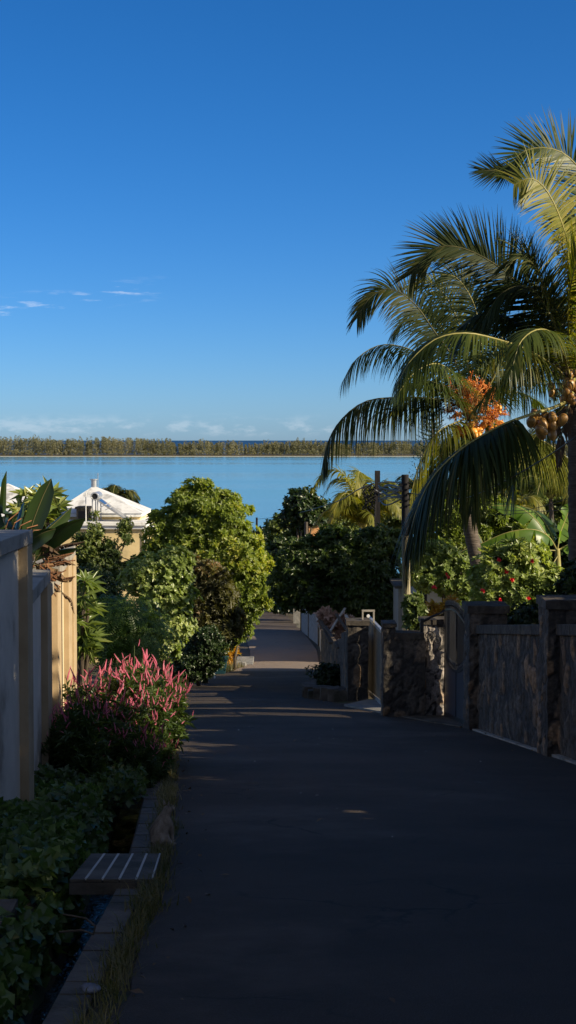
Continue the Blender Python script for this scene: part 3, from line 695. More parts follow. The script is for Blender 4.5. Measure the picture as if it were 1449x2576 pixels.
# planter with rough stones
def planter():
    e = empty('stone_planter', (.7, 37, G(37)), 'low rough stone planter jutting into the lane below the basalt wall', 'planter')
    path = [(1.25, 33.3), (.95, 33.4), (.62, 33.9), (.47, 34.8), (.52, 36.2), (.62, 38), (.78, 40), (1.0, 42.5)]
    pts = spline([(x, y, 0) for x, y in path], 17)
    for i, p in enumerate(pts):
        x, y = p[0], p[1]; s_ = .16 + .05 * random.random()
        bm = rough_box(x - s_ * .7, x + s_ * .7, y - .2, y + .2, G(y) - .1, G(y) + .2 + .14 * random.random(), .035, .1)
        bm_obj(bm, 'edging_stone', M['concrete_dark'], e)
    slab_pts = [(p[0] + .03, p[1]) for p in path] + [(1.27, 42.5)]
    n = len(slab_pts); b = [(q[0], q[1], G(q[1]) - .1) for q in slab_pts]; t = [(q[0], q[1], G(q[1]) + .16) for q in slab_pts]
    MB().add(b + t, [tuple(range(n, 2 * n))] + [(i, (i + 1) % n, n + (i + 1) % n, n + i) for i in range(n)]).build('soil_bed', M['soil'], e)
planter()
tree('planter_shrub', 'small dark shrub growing in the low stone planter', 'shrub', [(815, 1705, 32, 24), (845, 1700, 28, 30)], 37.5, 822, 'small', 900, 60, .14, 'lf_dark', .015, parts=('foliage', 'stem'))

# block walls far down the lane
def far_walls():
    e = empty('block_wall', (1.4, 92, G(92)), 'grey concrete block wall far down the right of the lane', 'wall')
    mb = MB(); stone_panel(mb, (1.68, 84), (.84, 99), .2, 1.75, 1.75); mb.build('blockwork', blockmat('grey_block', (.34, .31, .29), (.2, .19, .18)), e)
    for y, x in ((84.1, 1.68), (92, 1.24), (98.9, .84)): MB().box(x - .05, x + .2, y - .15, y + .15, G(y) - .3, G(y) + 1.9).build('pier', M['concrete_dark'], e)
    e = empty('rendered_wall', (1.6, 78, G(78)), 'low tan rendered wall between the basalt wall and the grey block wall', 'wall')
    mb = MB(); stone_panel(mb, (1.60, 70), (1.72, 83.7), .2, 1.75, 1.8); mb.build('panel', M['cream'], e)
    MB().box(1.5, 1.9, 69.6, 70.0, G(70) - .3, G(70) + 1.7).build('pier', M['cream'], e)
    for k, (x, y) in enumerate(((.62, 103), (.42, 108.5))):
        e = empty('gate_pier', (x, y, G(y)), ['nearer of two grey concrete gate piers at the end of the block wall', 'farther of two grey concrete gate piers at the end of the block wall'][k], 'pier', 'gate piers far down the lane')
        MB().box(x - .05, x + .35, y - .2, y + .2, G(y) - .3, G(y) + 1.65).build('shaft', M['concrete'], e)
        MB().box(x - .1, x + .40, y - .25, y + .25, G(y) + 1.652, G(y) + 1.75).build('cap', M['concrete'], e, bevel=.01)
far_walls()

# junk behind the stepped wall
def junk():
    specs = [((828, 1592, 42), (868, 1530, 43), .06, 'pale round pole leaning behind the stepped basalt wall, longest of the heap'),
             ((872, 1585, 41), (846, 1545, 43), .07, 'dark squared pole leaning left behind the basalt wall'),
             ((884, 1572, 40), (870, 1548, 41), .07, 'short pale batten leaning beside the driveway pillar'),
             ((832, 1618, 40), (806, 1560, 44), .10, 'broad weathered plank tipped over the basalt wall'),
             ((852, 1630, 38), (818, 1575, 42), .08, 'grey plank lying slanted on top of the stepped wall'),
             ((806, 1580, 47), (797, 1552, 48), .07, 'pale short board at the far end of the timber heap')]
    for a, b, w, lb in specs:
        m = MB(); m.bar(P(*a), P(*b), w, w * .6)
        tag(m.build('timber_pole' if w < .07 else 'plank', M['timber'] if 'pale' in lb else M['bark'], bevel=.004), lb, 'timber', 'old timber heaped behind the stepped wall')
    pos = []; 
    for X, Y, r_ in ((825, 1560, 22), (845, 1575, 18), (870, 1562, 14), (818, 1548, 10)):
        c = np.array(P(X, Y, 44)); pos.append(c + rng.normal(size=(26, 3)) * r_ * 44 / F * .55)
    pos = np.concatenate(pos); V, Fc = scatter(pos, nrm(rng.normal(size=pos.shape) + np.array([[0, -.5, .5]])), SP['broadbig'], .8, 1.6)
    tag(mesh_np('dry_leaves', V, Fc, leafmat('leaf_dry_pink', (.35, .18, .12), (.6, .4, .3), None, trans=.15, tc_=(1, 1, 1), rough=.7)), 'heap of dry pinkish leaves among the old timber', 'leaves', kind='stuff')
    e = empty('concrete_basin', P(905, 1600, 36), 'small white basin showing over the stepped basalt wall', 'basin')
junk()
bpy.data.objects.remove(bpy.data.objects['concrete_basin'])

# ------------------------------------------------------------------ palms
def frond_mesh(pts, L=1.0, n=70, roll=0.0, droop=.8, vang=20, W=.022, s0=.14, alpha=(72, 28), rr=.022, tipk=.45, jit=.08, nseg=6, drop=.0):
    n = int(n * 1.35); W = W * .72
    C = spline(pts, 40); seg = np.linalg.norm(np.diff(C, axis=0), axis=1); cum = np.concatenate([[0], np.cumsum(seg)]); cum /= cum[-1]
    s_ = np.linspace(s0, .995, n); s_ = np.concatenate([s_, s_ + .5 / n * (.99 - s0)]); side = np.concatenate([np.ones(n), -np.ones(n)]); s_ = np.clip(s_, 0, 1)
    if drop: k_ = rng.random(2 * n) > drop; s_ = s_[k_]; side = side[k_]
    m = len(s_)
    pos = np.stack([np.interp(s_, cum, C[:, i]) for i in range(3)], 1)
    T_ = nrm(np.gradient(C, axis=0)); T = nrm(np.stack([np.interp(s_, cum, T_[:, i]) for i in range(3)], 1))
    S = nrm(np.cross(T, np.array([[0, 0, 1.]])) + 1e-6); Nn = nrm(np.cross(S, T))
    rl = R(roll) if not isinstance(roll, tuple) else R(roll[0]) + (R(roll[1]) - R(roll[0])) * s_[:, None]
    S, Nn = S * np.cos(rl) + Nn * np.sin(rl), Nn * np.cos(rl) - S * np.sin(rl)
    al = np.interp(s_, [s0, 1], [R(alpha[0]), R(alpha[1])])[:, None] + rng.normal(size=(m, 1)) * .06; va = R(vang) + rng.normal(size=(m, 1)) * jit
    d = nrm(T * np.cos(al) + side[:, None] * S * np.sin(al) * np.cos(va) + Nn * np.sin(al) * np.sin(va) + rng.normal(size=(m, 3)) * jit * .5)
    ll = L * np.interp(s_, [s0, .25, .55, .85, 1], [.55, .9, 1, .75, tipk]) * rng.uniform(.85, 1.08, m)
    wv = nrm(np.cross(d, Nn)); p = pos.copy(); rows = []
    wprof = np.interp(np.linspace(0, 1, nseg + 1), [0, .12, .5, 1], [.5, 1, .8, .04])
    dr = droop * rng.uniform(.7, 1.3, (m, 1))
    for k in range(nseg + 1):
        w = W * wprof[k]
        rows.append(np.stack([p - wv * w, p + wv * w], 1))
        d = nrm(d + np.array([[0, 0, -1.]]) * dr * (1.0 / nseg)); p = p + d * (ll / nseg)[:, None]
        wv = nrm(wv - d * (wv * d).sum(1, keepdims=True))
    V = np.stack(rows, 1).reshape(-1, 3); q = (nseg + 1) * 2; base = (np.arange(m) * q)[:, None, None]
    fk = np.array([[2 * k, 2 * k + 1, 2 * k + 3, 2 * k + 2] for k in range(nseg)])[None]
    Fl = (fk + base).reshape(-1, 4)
    mb = MB(); idx = list(range(0, 40, 2)) + [39]; rad = [rr * (1.6 if i < 4 else 1.0) * (1 - .8 * i / 39) + .002 for i in idx]
    mb.tube([C[i] for i in idx], rad, 5, cap=False)
    off = len(V); V = np.concatenate([V, np.array(mb.v)]); F2 = np.array(mb.f) + off
    return V, np.concatenate([Fl, F2]), np.concatenate([np.zeros(len(Fl), int), np.ones(len(F2), int)])
def add_frond(e, pts, leaf='lf_palm', rib='rachis', label=None, **kw):
    V, Fc, mi = frond_mesh(pts, **kw)
    o = mesh_np('frond', V, Fc, [M[leaf], M[rib]], e, mi=mi)
    if label: o['label'] = label
    return o
def trunk(e, pts, r0, r1, mat='palm_bark', seg=12, name='trunk', rings=True):
    C = spline(pts, 46); mb = MB(); n = len(C)
    rad = [(r0 + (r1 - r0) * i / (n - 1)) * (1 + (.06 if i % 2 else -.04) * rings) * (1.35 if i == 0 else 1) for i in range(n)]
    mb.tube(C, rad, seg); return mb.build(name, M[mat], e, smooth=True)
def coconut_mesh():
    bm = bmesh.new(); bmesh.ops.create_uvsphere(bm, u_segments=14, v_segments=10, radius=.1)
    for v in bm.verts:
        z = v.co.z / .1; k = 1 + .10 * math.cos(3 * math.atan2(v.co.y, v.co.x)) * (1 - z * z)
        v.co.x *= .86 * k * (1 - .18 * z); v.co.y *= .86 * k * (1 - .18 * z); v.co.z *= 1.25
    for f in bm.faces: f.smooth = True
    me = bpy.data.meshes.new('coconut'); bm.to_mesh(me); bm.free(); return me
NUT = {}
for kk, mm in (('o', 'nut_orange'), ('y', 'nut_yellow')):
    NUT[kk] = coconut_mesh(); NUT[kk].materials.append(M[mm])
def nuts(e, kind, centre, spread, n, size=1.0):
    for i in range(n):
        o = link('coconut', NUT[kind], e)
        p = Vector(centre) + Vector((random.gauss(0, spread[0]), random.gauss(0, spread[1]), random.gauss(0, spread[2])))
        o.location = p; o.rotation_euler = (random.uniform(2.2, 3.6), random.uniform(-.6, .6), random.uniform(0, 6)); s_ = size * random.uniform(.8, 1.12); o.scale = (s_, s_, s_)
def inflor(e, centre, spread, n, L, mat, up=.3):
    mb = MB()
    for i in range(n):
        p = Vector(centre) + Vector((random.gauss(0, spread[0]), random.gauss(0, spread[1]), random.gauss(0, spread[2])))
        d = Vector((random.gauss(0, 1), random.gauss(0, .7), random.gauss(up, .8))).normalized() * L
        mb.tube([p, p + d * .5, p + d + Vector((0, 0, -.15 * L))], [.006, .012, .005], 4)
        for k in range(5):
            q = p + d * (.3 + .15 * k); a = Vector((random.gauss(0, .02), random.gauss(0, .02), random.gauss(0, .02)))
            mb.tube([q + a, q + a * 1.5 + Vector((0, 0, .02))], [.014, .010], 5)
    return mb.build('inflorescence', M[mat], e)
def sheath(e, centre, n, L, mat):
    mb = MB()
    for i in range(n):
        a = random.uniform(0, 2 * PI); d = Vector((math.cos(a), math.sin(a) * .8, random.uniform(-.6, .9))).normalized()
        p = Vector(centre) + d * .08; q = p + d * L * random.uniform(.5, 1.1); r_ = q + Vector((0, 0, -L * .3))
        w = random.uniform(.02, .05); s_ = d.cross(Vector((0, 0, 1))).normalized() * w
        mb.add([p - s_, p + s_, q + s_ * .7, q - s_ * .7, r_], [(0, 1, 2, 3), (3, 2, 4)])
    return mb.build('dry_sheath', M[mat], e)

YA, YB = 33.0, 26.0
def pa(*l, y=YA): return [P(X, Y, y + d) for X, Y, d in l]
def pb(*l): return pa(*l, y=YB)
A = empty('coconut_palm', P(1225, 1500, YA), 'coconut palm with leaning trunk and bright orange nuts in the middle of its crown', 'palm tree')
trunk(A, pa((1232, 1610, 0), (1222, 1500, 0), (1200, 1410, 0), (1181, 1320, 0), (1170, 1240, 0), (1172, 1150, 0), (1180, 1075, 0)), .17, .125)
cA = (1180, 1050, 0)
add_frond(A, pa(cA, (1150, 1020, -.2), (1090, 1003, -.5), (1000, 1000, -.9), (920, 1010, -1.1), (862, 1052, -1.2), (828, 1105, -1.2), (812, 1170, -1.2)), 'lf_palm_d', 'rachis_d', L=1.25, n=105, roll=20, droop=2.6, vang=-10, s0=.2, W=.024)
add_frond(A, pa(cA, (1165, 960, .1), (1130, 885, .3), (1092, 833, .4), (1049, 771, .5), (1002, 734, .5), (964, 729, .5), (927, 753, .5), (899, 800, .5)), 'lf_palm_d', 'rachis_d', L=1.0, n=85, roll=62, droop=1.1, vang=12, s0=.32)
add_frond(A, pa(cA, (1140, 970, .6), (1080, 905, .9), (1010, 872, 1.1), (950, 870, 1.2), (895, 905, 1.2), (862, 960, 1.2)), 'lf_palm', L=1.05, n=80, roll=15, droop=2.2, vang=0, s0=.2)
add_frond(A, pa(cA, (1150, 1062, -.5), (1106, 1083, -.8), (1073, 1125, -.9), (1046, 1196, -1.0), (1030, 1265, -1.0)), 'lf_palm_y', L=1.0, n=60, roll=-15, droop=2.4, vang=0, s0=.15)
add_frond(A, pa(cA, (1235, 1052, .2), (1300, 1078, .4), (1360, 1106, .6), (1405, 1134, .7), (1455, 1175, .8)), 'lf_palm_y', L=1.5, n=105, roll=-12, droop=2.4, vang=-5, s0=.15, W=.03)
add_frond(A, pa(cA, (1178, 930, .6), (1160, 830, .9), (1120, 745, 1.1), (1070, 705, 1.2), (1030, 720, 1.2)), 'lf_palm_y', L=.95, n=70, roll=50, droop=1.2, vang=10, s0=.25)
add_frond(A, pa(cA, (1210, 960, .8), (1250, 870, 1.2), (1300, 800, 1.5), (1360, 760, 1.7), (1420, 770, 1.8)), 'lf_palm', L=1.0, n=70, roll=30, droop=1.6, s0=.2)
add_frond(A, pa(cA, (1215, 985, .2), (1270, 940, .4), (1330, 935, .6), (1390, 975, .8), (1430, 1040, .8)), 'lf_palm', L=1.0, n=70, roll=0, droop=2.2, s0=.2)
add_frond(A, pa(cA, (1170, 980, -.6), (1130, 930, -1.4), (1090, 915, -2.0), (1040, 940, -2.4), (1005, 985, -2.6)), 'lf_palm', L=.9, n=60, roll=20, droop=1.8, s0=.2)
add_frond(A, pa(cA, (1190, 1110, -.5), (1195, 1170, -.8), (1190, 1240, -1.0), (1185, 1290, -1.1)), 'lf_palm_d', 'rachis_d', L=1.0, n=70, roll=0, droop=2.0, s0=.2)
add_frond(A, pa(cA, (1150, 1000, 1.2), (1080, 960, 2.2), (1020, 975, 3.0), (990, 1030, 3.3)), 'lf_palm_y', L=.9, n=50, roll=0, droop=2.2, s0=.2)
inflor(A, P(1185, 995, YA - .5), (.20, .12, .16), 150, .23, 'orangeflower', .6)
inflor(A, P(1235, 1045, YA - .5), (.14, .12, .14), 75, .17, 'orangeflower', .2)
inflor(A, P(1135, 1030, YA - .3), (.16, .1, .07), 30, .15, 'orangeflower', 0)

add_frond(A, pa(cA, (1200, 940, .3), (1210, 850, .5), (1190, 760, .7), (1150, 700, .8), (1110, 690, .8)), 'lf_palm_d', L=1.0, n=80, roll=55, droop=.9, vang=10, s0=.25)
add_frond(A, pa(cA, (1225, 980, -.3), (1270, 900, -.5), (1320, 850, -.7), (1380, 840, -.8)), 'lf_palm_d', L=1.0, n=80, roll=40, droop=1.3, s0=.2)
add_frond(A, pa(cA, (1150, 1010, -.7), (1100, 965, -1.2), (1050, 960, -1.5), (1010, 990, -1.6)), 'lf_palm', L=.9, n=70, roll=10, droop=2.0, s0=.2)
add_frond(A, pa(cA, (1160, 1080, .3), (1120, 1120, .6), (1100, 1180, .8), (1090, 1250, .9)), 'lf_palm', L=1.1, n=70, roll=5, droop=2.0, s0=.15)
nuts(A, 'o', P(1200, 1088, YA - .35), (.24, .12, .11), 38, .78)
nuts(A, 'o', P(1160, 1040, YA - .3), (.12, .1, .07), 8, .5)
nuts(A, 'o', P(1225, 1045, YA - .40), (.16, .10, .13), 22, .55)
add_frond(A, pa(cA, (1230, 1000, .8), (1290, 985, 1.4), (1350, 1010, 1.8), (1400, 1070, 2.0)), 'lf_palm', L=1.0, n=75, roll=0, droop=2.1, s0=.2)
add_frond(A, pa(cA, (1160, 960, 1.0), (1130, 860, 1.6), (1085, 790, 2.0), (1030, 790, 2.2), (990, 840, 2.3)), 'lf_palm', L=1.0, n=80, roll=35, droop=1.5, s0=.25)
sheath(A, P(1185, 1060, YA), 34, .42, 'rust')

B = empty('coconut_palm', P(1445, 1560, YB), 'tall coconut palm at the right with dull yellow nuts and arching fronds over the wall', 'palm tree')
trunk(B, pb((1462, 1640, 0), (1458, 1500, 0), (1455, 1350, 0), (1453, 1200, 0), (1450, 1080, 0), (1446, 990, 0)), .19, .14)
cB = (1443, 985, 0)
add_frond(B, pb(cB, (1450, 860, -.2), (1446, 740, -.4), (1431, 625, -.6), (1402, 531, -.8), (1366, 468, -.9), (1330, 449, -1.0), (1292, 466, -1.0)), 'lf_palm_y', 'rachis', L=.95, n=110, roll=84, droop=.35, vang=6, s0=.30, W=.02, alpha=(98, 60))
add_frond(B, pb(cB, (1490, 800, .2), (1500, 620, .4), (1480, 470, .4), (1430, 395, .4), (1370, 372, .3), (1310, 385, .3), (1288, 430, .3)), 'lf_palm', 'rachis', L=1.0, n=115, roll=75, droop=.2, vang=15, s0=.3, W=.022, alpha=(80, 40))
add_frond(B, pb((1300, 425, .3), (1275, 432, .3), (1245, 430, .3), (1212, 428, .3)), 'lf_palm_d', 'rachis_d', L=.48, n=26, roll=80, droop=.1, vang=5, s0=.02, alpha=(68, 12), W=.016, rr=.008)
add_frond(B, pb(cB, (1395, 860, .2), (1350, 775, .3), (1290, 700, .4), (1214, 646, .4), (1143, 620, .4), (1087, 630, .4), (1035, 690, .4)), 'lf_palm_d', 'rachis_d', L=1.02, n=120, roll=72, droop=.25, vang=12, s0=.25, W=.022, alpha=(70, 30))
add_frond(B, pb(cB, (1407, 932, -.5), (1327, 880, -1.2), (1238, 850, -1.7), (1167, 838, -2.0), (1096, 853, -2.1), (1035, 905, -2.2), (1000, 965, -2.2)), 'lf_palm', 'rachis', L=1.0, n=105, roll=25, droop=1.7, vang=5, s0=.18, W=.022)
add_frond(B, pb(cB, (1412, 1017, -.6), (1350, 1038, -1.0), (1285, 1060, -1.4), (1237, 1083, -1.6), (1167, 1125, -1.9), (1096, 1191, -2.1), (1055, 1265, -2.2), (1030, 1350, -2.2), (1022, 1400, -2.2)), 'lf_palm_d', 'rachis', L=1.8, n=185, roll=-8, droop=1.25, vang=-5, s0=.37, W=.032, alpha=(62, 24), rr=.03)
add_frond(B, pb(cB, (1400, 870, .6), (1330, 820, 1.0), (1250, 800, 1.3), (1180, 830, 1.5), (1130, 900, 1.6)), 'lf_palm_d', 'rachis_d', L=1.0, n=95, roll=15, droop=1.8, s0=.2)
add_frond(B, pb(cB, (1410, 860, -.3), (1375, 750, -.6), (1345, 670, -.8), (1310, 640, -.9), (1280, 665, -.9)), 'lf_palm_d', 'rachis_d', L=.85, n=85, roll=60, droop=.8, s0=.3)
add_frond(B, pb(cB, (1420, 900, -.9), (1390, 840, -1.8), (1350, 830, -2.5), (1310, 860, -3.0), (1290, 920, -3.2)), 'lf_palm', 'rachis', L=.8, n=75, roll=10, droop=1.6, s0=.2)
add_frond(B, pb(cB, (1400, 940, .8), (1330, 930, 1.4), (1260, 960, 1.9), (1200, 1020, 2.1)), 'lf_palm', 'rachis_d', L=.9, n=80, roll=0, droop=2.0, s0=.2)
add_frond(B, pb(cB, (1420, 900, 1.2), (1370, 850, 2.1), (1300, 850, 2.8), (1240, 910, 3.2)), 'lf_palm_y', 'rachis', L=.9, n=80, roll=0, droop=1.8, s0=.2)
add_frond(B, pb(cB, (1400, 830, .2), (1350, 740, .2), (1310, 720, .2), (1260, 740, .1), (1220, 800, .1)), 'lf_palm_d', 'rachis_d', L=.95, n=100, roll=35, droop=1.3, s0=.22)
add_frond(B, pb(cB, (1400, 900, .3), (1345, 850, .4), (1280, 800, .4), (1210, 790, .4), (1150, 830, .4)), 'lf_palm_d', 'rachis_d', L=.9, n=95, roll=10, droop=1.9, s0=.2)
add_frond(B, pb(cB, (1430, 800, -.5), (1440, 700, -.9), (1470, 620, -1.2), (1520, 590, -1.3)), 'lf_palm', 'rachis', L=1.0, n=100, roll=80, droop=.4, vang=10, s0=.2)
add_frond(B, pb(cB, (1400, 1040, .6), (1350, 1090, 1.0), (1310, 1160, 1.2), (1290, 1240, 1.2)), 'lf_palm', 'rachis', L=1.1, n=90, roll=10, droop=1.9, s0=.2)
add_frond(B, pb(cB, (1480, 880, .3), (1560, 800, .4), (1660, 760, .4), (1760, 800, .4)), 'lf_palm', 'rachis', L=1.0, n=80, roll=40, droop=1.4, s0=.2)
add_frond(B, pb(cB, (1480, 900, -1.0), (1560, 860, -1.6), (1680, 900, -2.0), (1740, 990, -2.2)), 'lf_palm', 'rachis', L=1.0, n=80, roll=10, droop=1.8, s0=.2)
add_frond(B, pb(cB, (1470, 1010, .9), (1540, 1080, 1.5), (1600, 1180, 1.8)), 'lf_palm', 'rachis', L=1.0, n=60, roll=0, droop=1.8, s0=.2)
add_frond(B, pb(cB, (1455, 860, .9), (1470, 700, 1.7), (1450, 580, 2.2), (1400, 540, 2.4)), 'lf_palm_d', 'rachis_d', L=1.0, n=95, roll=70, droop=.5, s0=.2)
add_frond(B, pb(cB, (1425, 1040, -.3), (1412, 1100, -.5), (1405, 1170, -.6)), 'lf_dead', 'rachis_d', L=.35, n=30, roll=0, droop=2.5, s0=.3, drop=.3, label='dead brown hanging frond')
nuts(B, 'y', P(1378, 1068, YB - .7), (.13, .12, .10), 17, .92)
nuts(B, 'y', P(1345, 1055, YB - .6), (.07, .08, .05), 5, .85)
nuts(B, 'y', P(1425, 985, YB - .4), (.16, .10, .10), 18, .75)
nuts(B, 'y', P(1440, 925, YB - .3), (.08, .1, .12), 7, .6)
inflor(B, P(1420, 930, YB - .2), (.14, .1, .13), 45, .16, 'lf_dead', .3)
sheath(B, P(1440, 1010, YB), 40, .5, 'lf_dead')

def auto_palm(label, X, Yc, y, n, FL, L, leaf, tw=.03, up=.7, nl=34, seed=0, group='coconut palms standing towards the lagoon', trunk_to=None, r=.12):
    rs = random.Random(seed); c = P(X, Yc, y)
    base = Vector((c.x + rs.uniform(-.3, .3), y, G(y) - .1)); e = empty('coconut_palm', base, label, 'palm tree', group)
    trunk(e, [base, base.lerp(c, .5) + Vector((rs.uniform(-.2, .2), 0, 0)), c], r, r * .75, seg=8)
    for i in range(n):
        a = 2 * PI * i / n + rs.uniform(-.25, .25); el = up * rs.uniform(.2, 1.5); d = Vector((math.cos(a), math.sin(a), 0)); l = FL * rs.uniform(.8, 1.1)
        pts = [c, c + d * l * .3 + Vector((0, 0, l * .35 * el)), c + d * l * .65 + Vector((0, 0, l * .42 * el)), c + d * l * .95 + Vector((0, 0, l * (.42 * el - .32)))]
        add_frond(e, pts, leaf, 'rachis', L=L, n=nl, roll=rs.uniform(-30, 30), droop=1.3, s0=.15, W=tw, nseg=4, rr=.03)
    return e
auto_palm('low young coconut palm with upright yellow-green fronds beside the dark squared pole', 915, 1335, 72, 17, 2.35, .95, 'lf_palm_y', .05, 1.9, 44, 3)
auto_palm('coconut palm crown half hidden behind the leaning trunk of the orange-nut palm', 1290, 1225, 75, 14, 2.2, .8, 'lf_palm_d', .035, 1.0, 36, 5)
auto_palm('small coconut palm between the banana leaves and the right-hand palm trunk', 1385, 1255, 66, 14, 2.0, .8, 'lf_palm', .035, 1.2, 36, 6)
auto_palm('distant palm crown just right of the pale lit utility pole', 1052, 1235, 82, 12, 1.7, .7, 'lf_palm_d', .04, 1.0, 30, 7)
auto_palm('palm crown rising behind the white hip roof', 300, 1262, 96, 12, 1.6, .7, 'lf_palm_d', .045, 1.1, 30, 8)
auto_palm('low palm under the banana leaves with short yellow fronds', 1290, 1310, 50, 12, 1.2, .6, 'lf_palm_y', .03, 1.3, 30, 9)

# ------------------------------------------------------------------ paddle leaves (banana, traveller's tree)
def paddle(e, pts, w, leaf, tear=0.0, fold=25, roll=0, name='leaf', n=26):
    C = spline(pts, n); T = nrm(np.gradient(C, axis=0)); S = nrm(np.cross(T, np.array([[0, 0, 1.]])) + 1e-6); Nn = nrm(np.cross(S, T)); rl = R(roll)
    S, Nn = S * math.cos(rl) + Nn * math.sin(rl), Nn * math.cos(rl) - S * math.sin(rl)
    prof = np.interp(np.linspace(0, 1, n), [0, .12, .2, .35, .6, .85, 1], [0.02, .05, .6, .95, 1, .7, .03]) * w
    V = []; Fc = []
    for sg in (-1, 1):
        k = 0
        while k < n - 1:
            ln = random.randint(1, 4) if tear > 0 else n - 1
            e_ = min(n - 1, k + ln); f = R(fold + random.uniform(-14, 14) * (1 if tear else 0)); b = len(V); sh = random.uniform(-.3, .3) * tear
            for i in range(k, e_ + 1):
                q = .0 if not tear or prof[i] < .02 else (.06 if i in (k, e_) else 0)
                for j in range(4):
                    u = j / 3; off = (S[i] * sg * math.cos(f) - Nn[i] * math.sin(f) * u) * prof[i] * u
                    V.append(C[i] + off + T[i] * (u * prof[i] * (.25 + sh) + (q * u * prof[i] * (1 if i == k else -1))) - np.array([0, 0, 1]) * u * u * prof[i] * .25)
            m = e_ - k
            for i in range(m):
                for j in range(3):
                    a = b + i * 4 + j; Fc.append((a, a + 1, a + 5, a + 4))
            k = e_
    mi = [0] * len(Fc)
    mb = MB(); mb.tube(C, [min(.018, w * .055) * (1 - .75 * i / n) + .002 for i in range(n)], 5, cap=False); off = len(V); V += mb.v; Fc += [tuple(i + off for i in f) for f in mb.f]; mi += [1] * len(mb.f)
    return mesh_np(name, np.array(V), np.array(Fc), [M[leaf], M['rachis_d' if 'paddle' in leaf or 'dead' in leaf else 'rachis']], e, mi=mi, smooth=True)
YN = 36.0
Bn = empty('banana_plant', P(1410, 1520, YN), 'banana plant with broad torn sunlit leaves left of the right-hand palm trunk', 'banana plant')
def pn(*l): return [P(X, Y, YN + d) for X, Y, d in l]
trunk(Bn, pn((1408, 1570, 0), (1406, 1480, 0), (1402, 1380, 0)), .11, .06, 'rachis', 8, 'stem', False)
paddle(Bn, pn((1402, 1385, 0), (1375, 1345, 0), (1345, 1305, 0), (1300, 1275, 0), (1234, 1272, -.1)), .26, 'lf_banana', .6, 25, 55)
paddle(Bn, pn((1402, 1385, 0), (1380, 1350, -.3), (1340, 1332, -.5), (1275, 1340, -.6), (1200, 1372, -.6)), .27, 'lf_banana', .9, 45, 25)
paddle(Bn, pn((1402, 1385, 0), (1410, 1340, .1), (1425, 1300, .2), (1440, 1262, .2)), .30, 'lf_banana', .4, 15, 80)
paddle(Bn, pn((1402, 1385, 0), (1360, 1385, -.2), (1310, 1395, -.3), (1270, 1415, -.3)), .26, 'lf_banana_d', .6, 25, 40)
paddle(Bn, pn((1402, 1385, 0), (1380, 1330, .3), (1350, 1290, .5), (1310, 1272, .6)), .26, 'lf_banana_d', .4, 25, 30)
paddle(Bn, pn((1402, 1385, 0), (1430, 1370, .1), (1470, 1350, .2), (1520, 1370, .2)), .28, 'lf_banana', .4, 25, 30)
paddle(Bn, pn((1402, 1400, -.1), (1385, 1430, -.3), (1370, 1470, -.4), (1355, 1520, -.4)), .2, 'lf_banana_d', .6, 35, 10)
Bn2 = empty('banana_plant', P(1190, 1520, 38), 'smaller banana plant with dark drooping leaves behind the leaning palm trunk', 'banana plant')
trunk(Bn2, [P(1210, 1560, 38), P(1212, 1470, 38), P(1215, 1395, 38)], .09, .05, 'rachis', 8, 'stem', False)
for pts in ([(1215, 1400), (1190, 1380), (1165, 1385), (1140, 1405)], [(1215, 1400), (1235, 1372), (1260, 1362), (1290, 1372)], [(1215, 1400), (1215, 1370), (1200, 1340), (1175, 1330)]):
    paddle(Bn2, [P(X, Y, 38) for X, Y in pts], .18, 'lf_banana_d', .5, 30, 35)

Yt = 15.5
Tt = empty('traveller_palm', P(70, 1700, Yt), "clump of big upright paddle leaves and dead brown sheaths leaning over the cream wall", 'plant')
def ptv(*l): return [P(X, Y, Yt + d) for X, Y, d in l]
for pts, w, rl, lf in [
    ([(10, 1420, 0), (12, 1330, 0), (14, 1270, 0), (16, 1186, -.3)], .135, 85, 'lf_paddle'),
    ([(60, 1420, 0), (78, 1330, 0), (103, 1260, 0), (129, 1204, 0)], .115, 80, 'lf_paddle'),
    ([(60, 1430, 0), (105, 1350, .1), (145, 1310, .2), (180, 1276, .3)], .10, 60, 'lf_paddle'),
    ([(70, 1440, 0), (120, 1365, -.1), (165, 1325, -.2), (215, 1303, -.3)], .10, 50, 'lf_paddle'),
    ([(40, 1430, 0), (35, 1350, .3), (45, 1300, .6), (60, 1262, .8)], .10, 80, 'lf_paddle'),
    ([(30, 1430, 0), (0, 1350, .1), (-20, 1290, .2), (-30, 1240, .2)], .10, 80, 'lf_paddle'),
    ([(90, 1440, .1), (120, 1400, .2), (150, 1385, .2), (195, 1378, .2)], .085, 40, 'lf_paddle'),
    ([(20, 1440, -.2), (60, 1380, -.3), (100, 1345, -.4), (140, 1330, -.4)], .09, 65, 'lf_paddle'),
]:
    paddle(Tt, ptv(*pts), w, lf, 0, 22, rl)
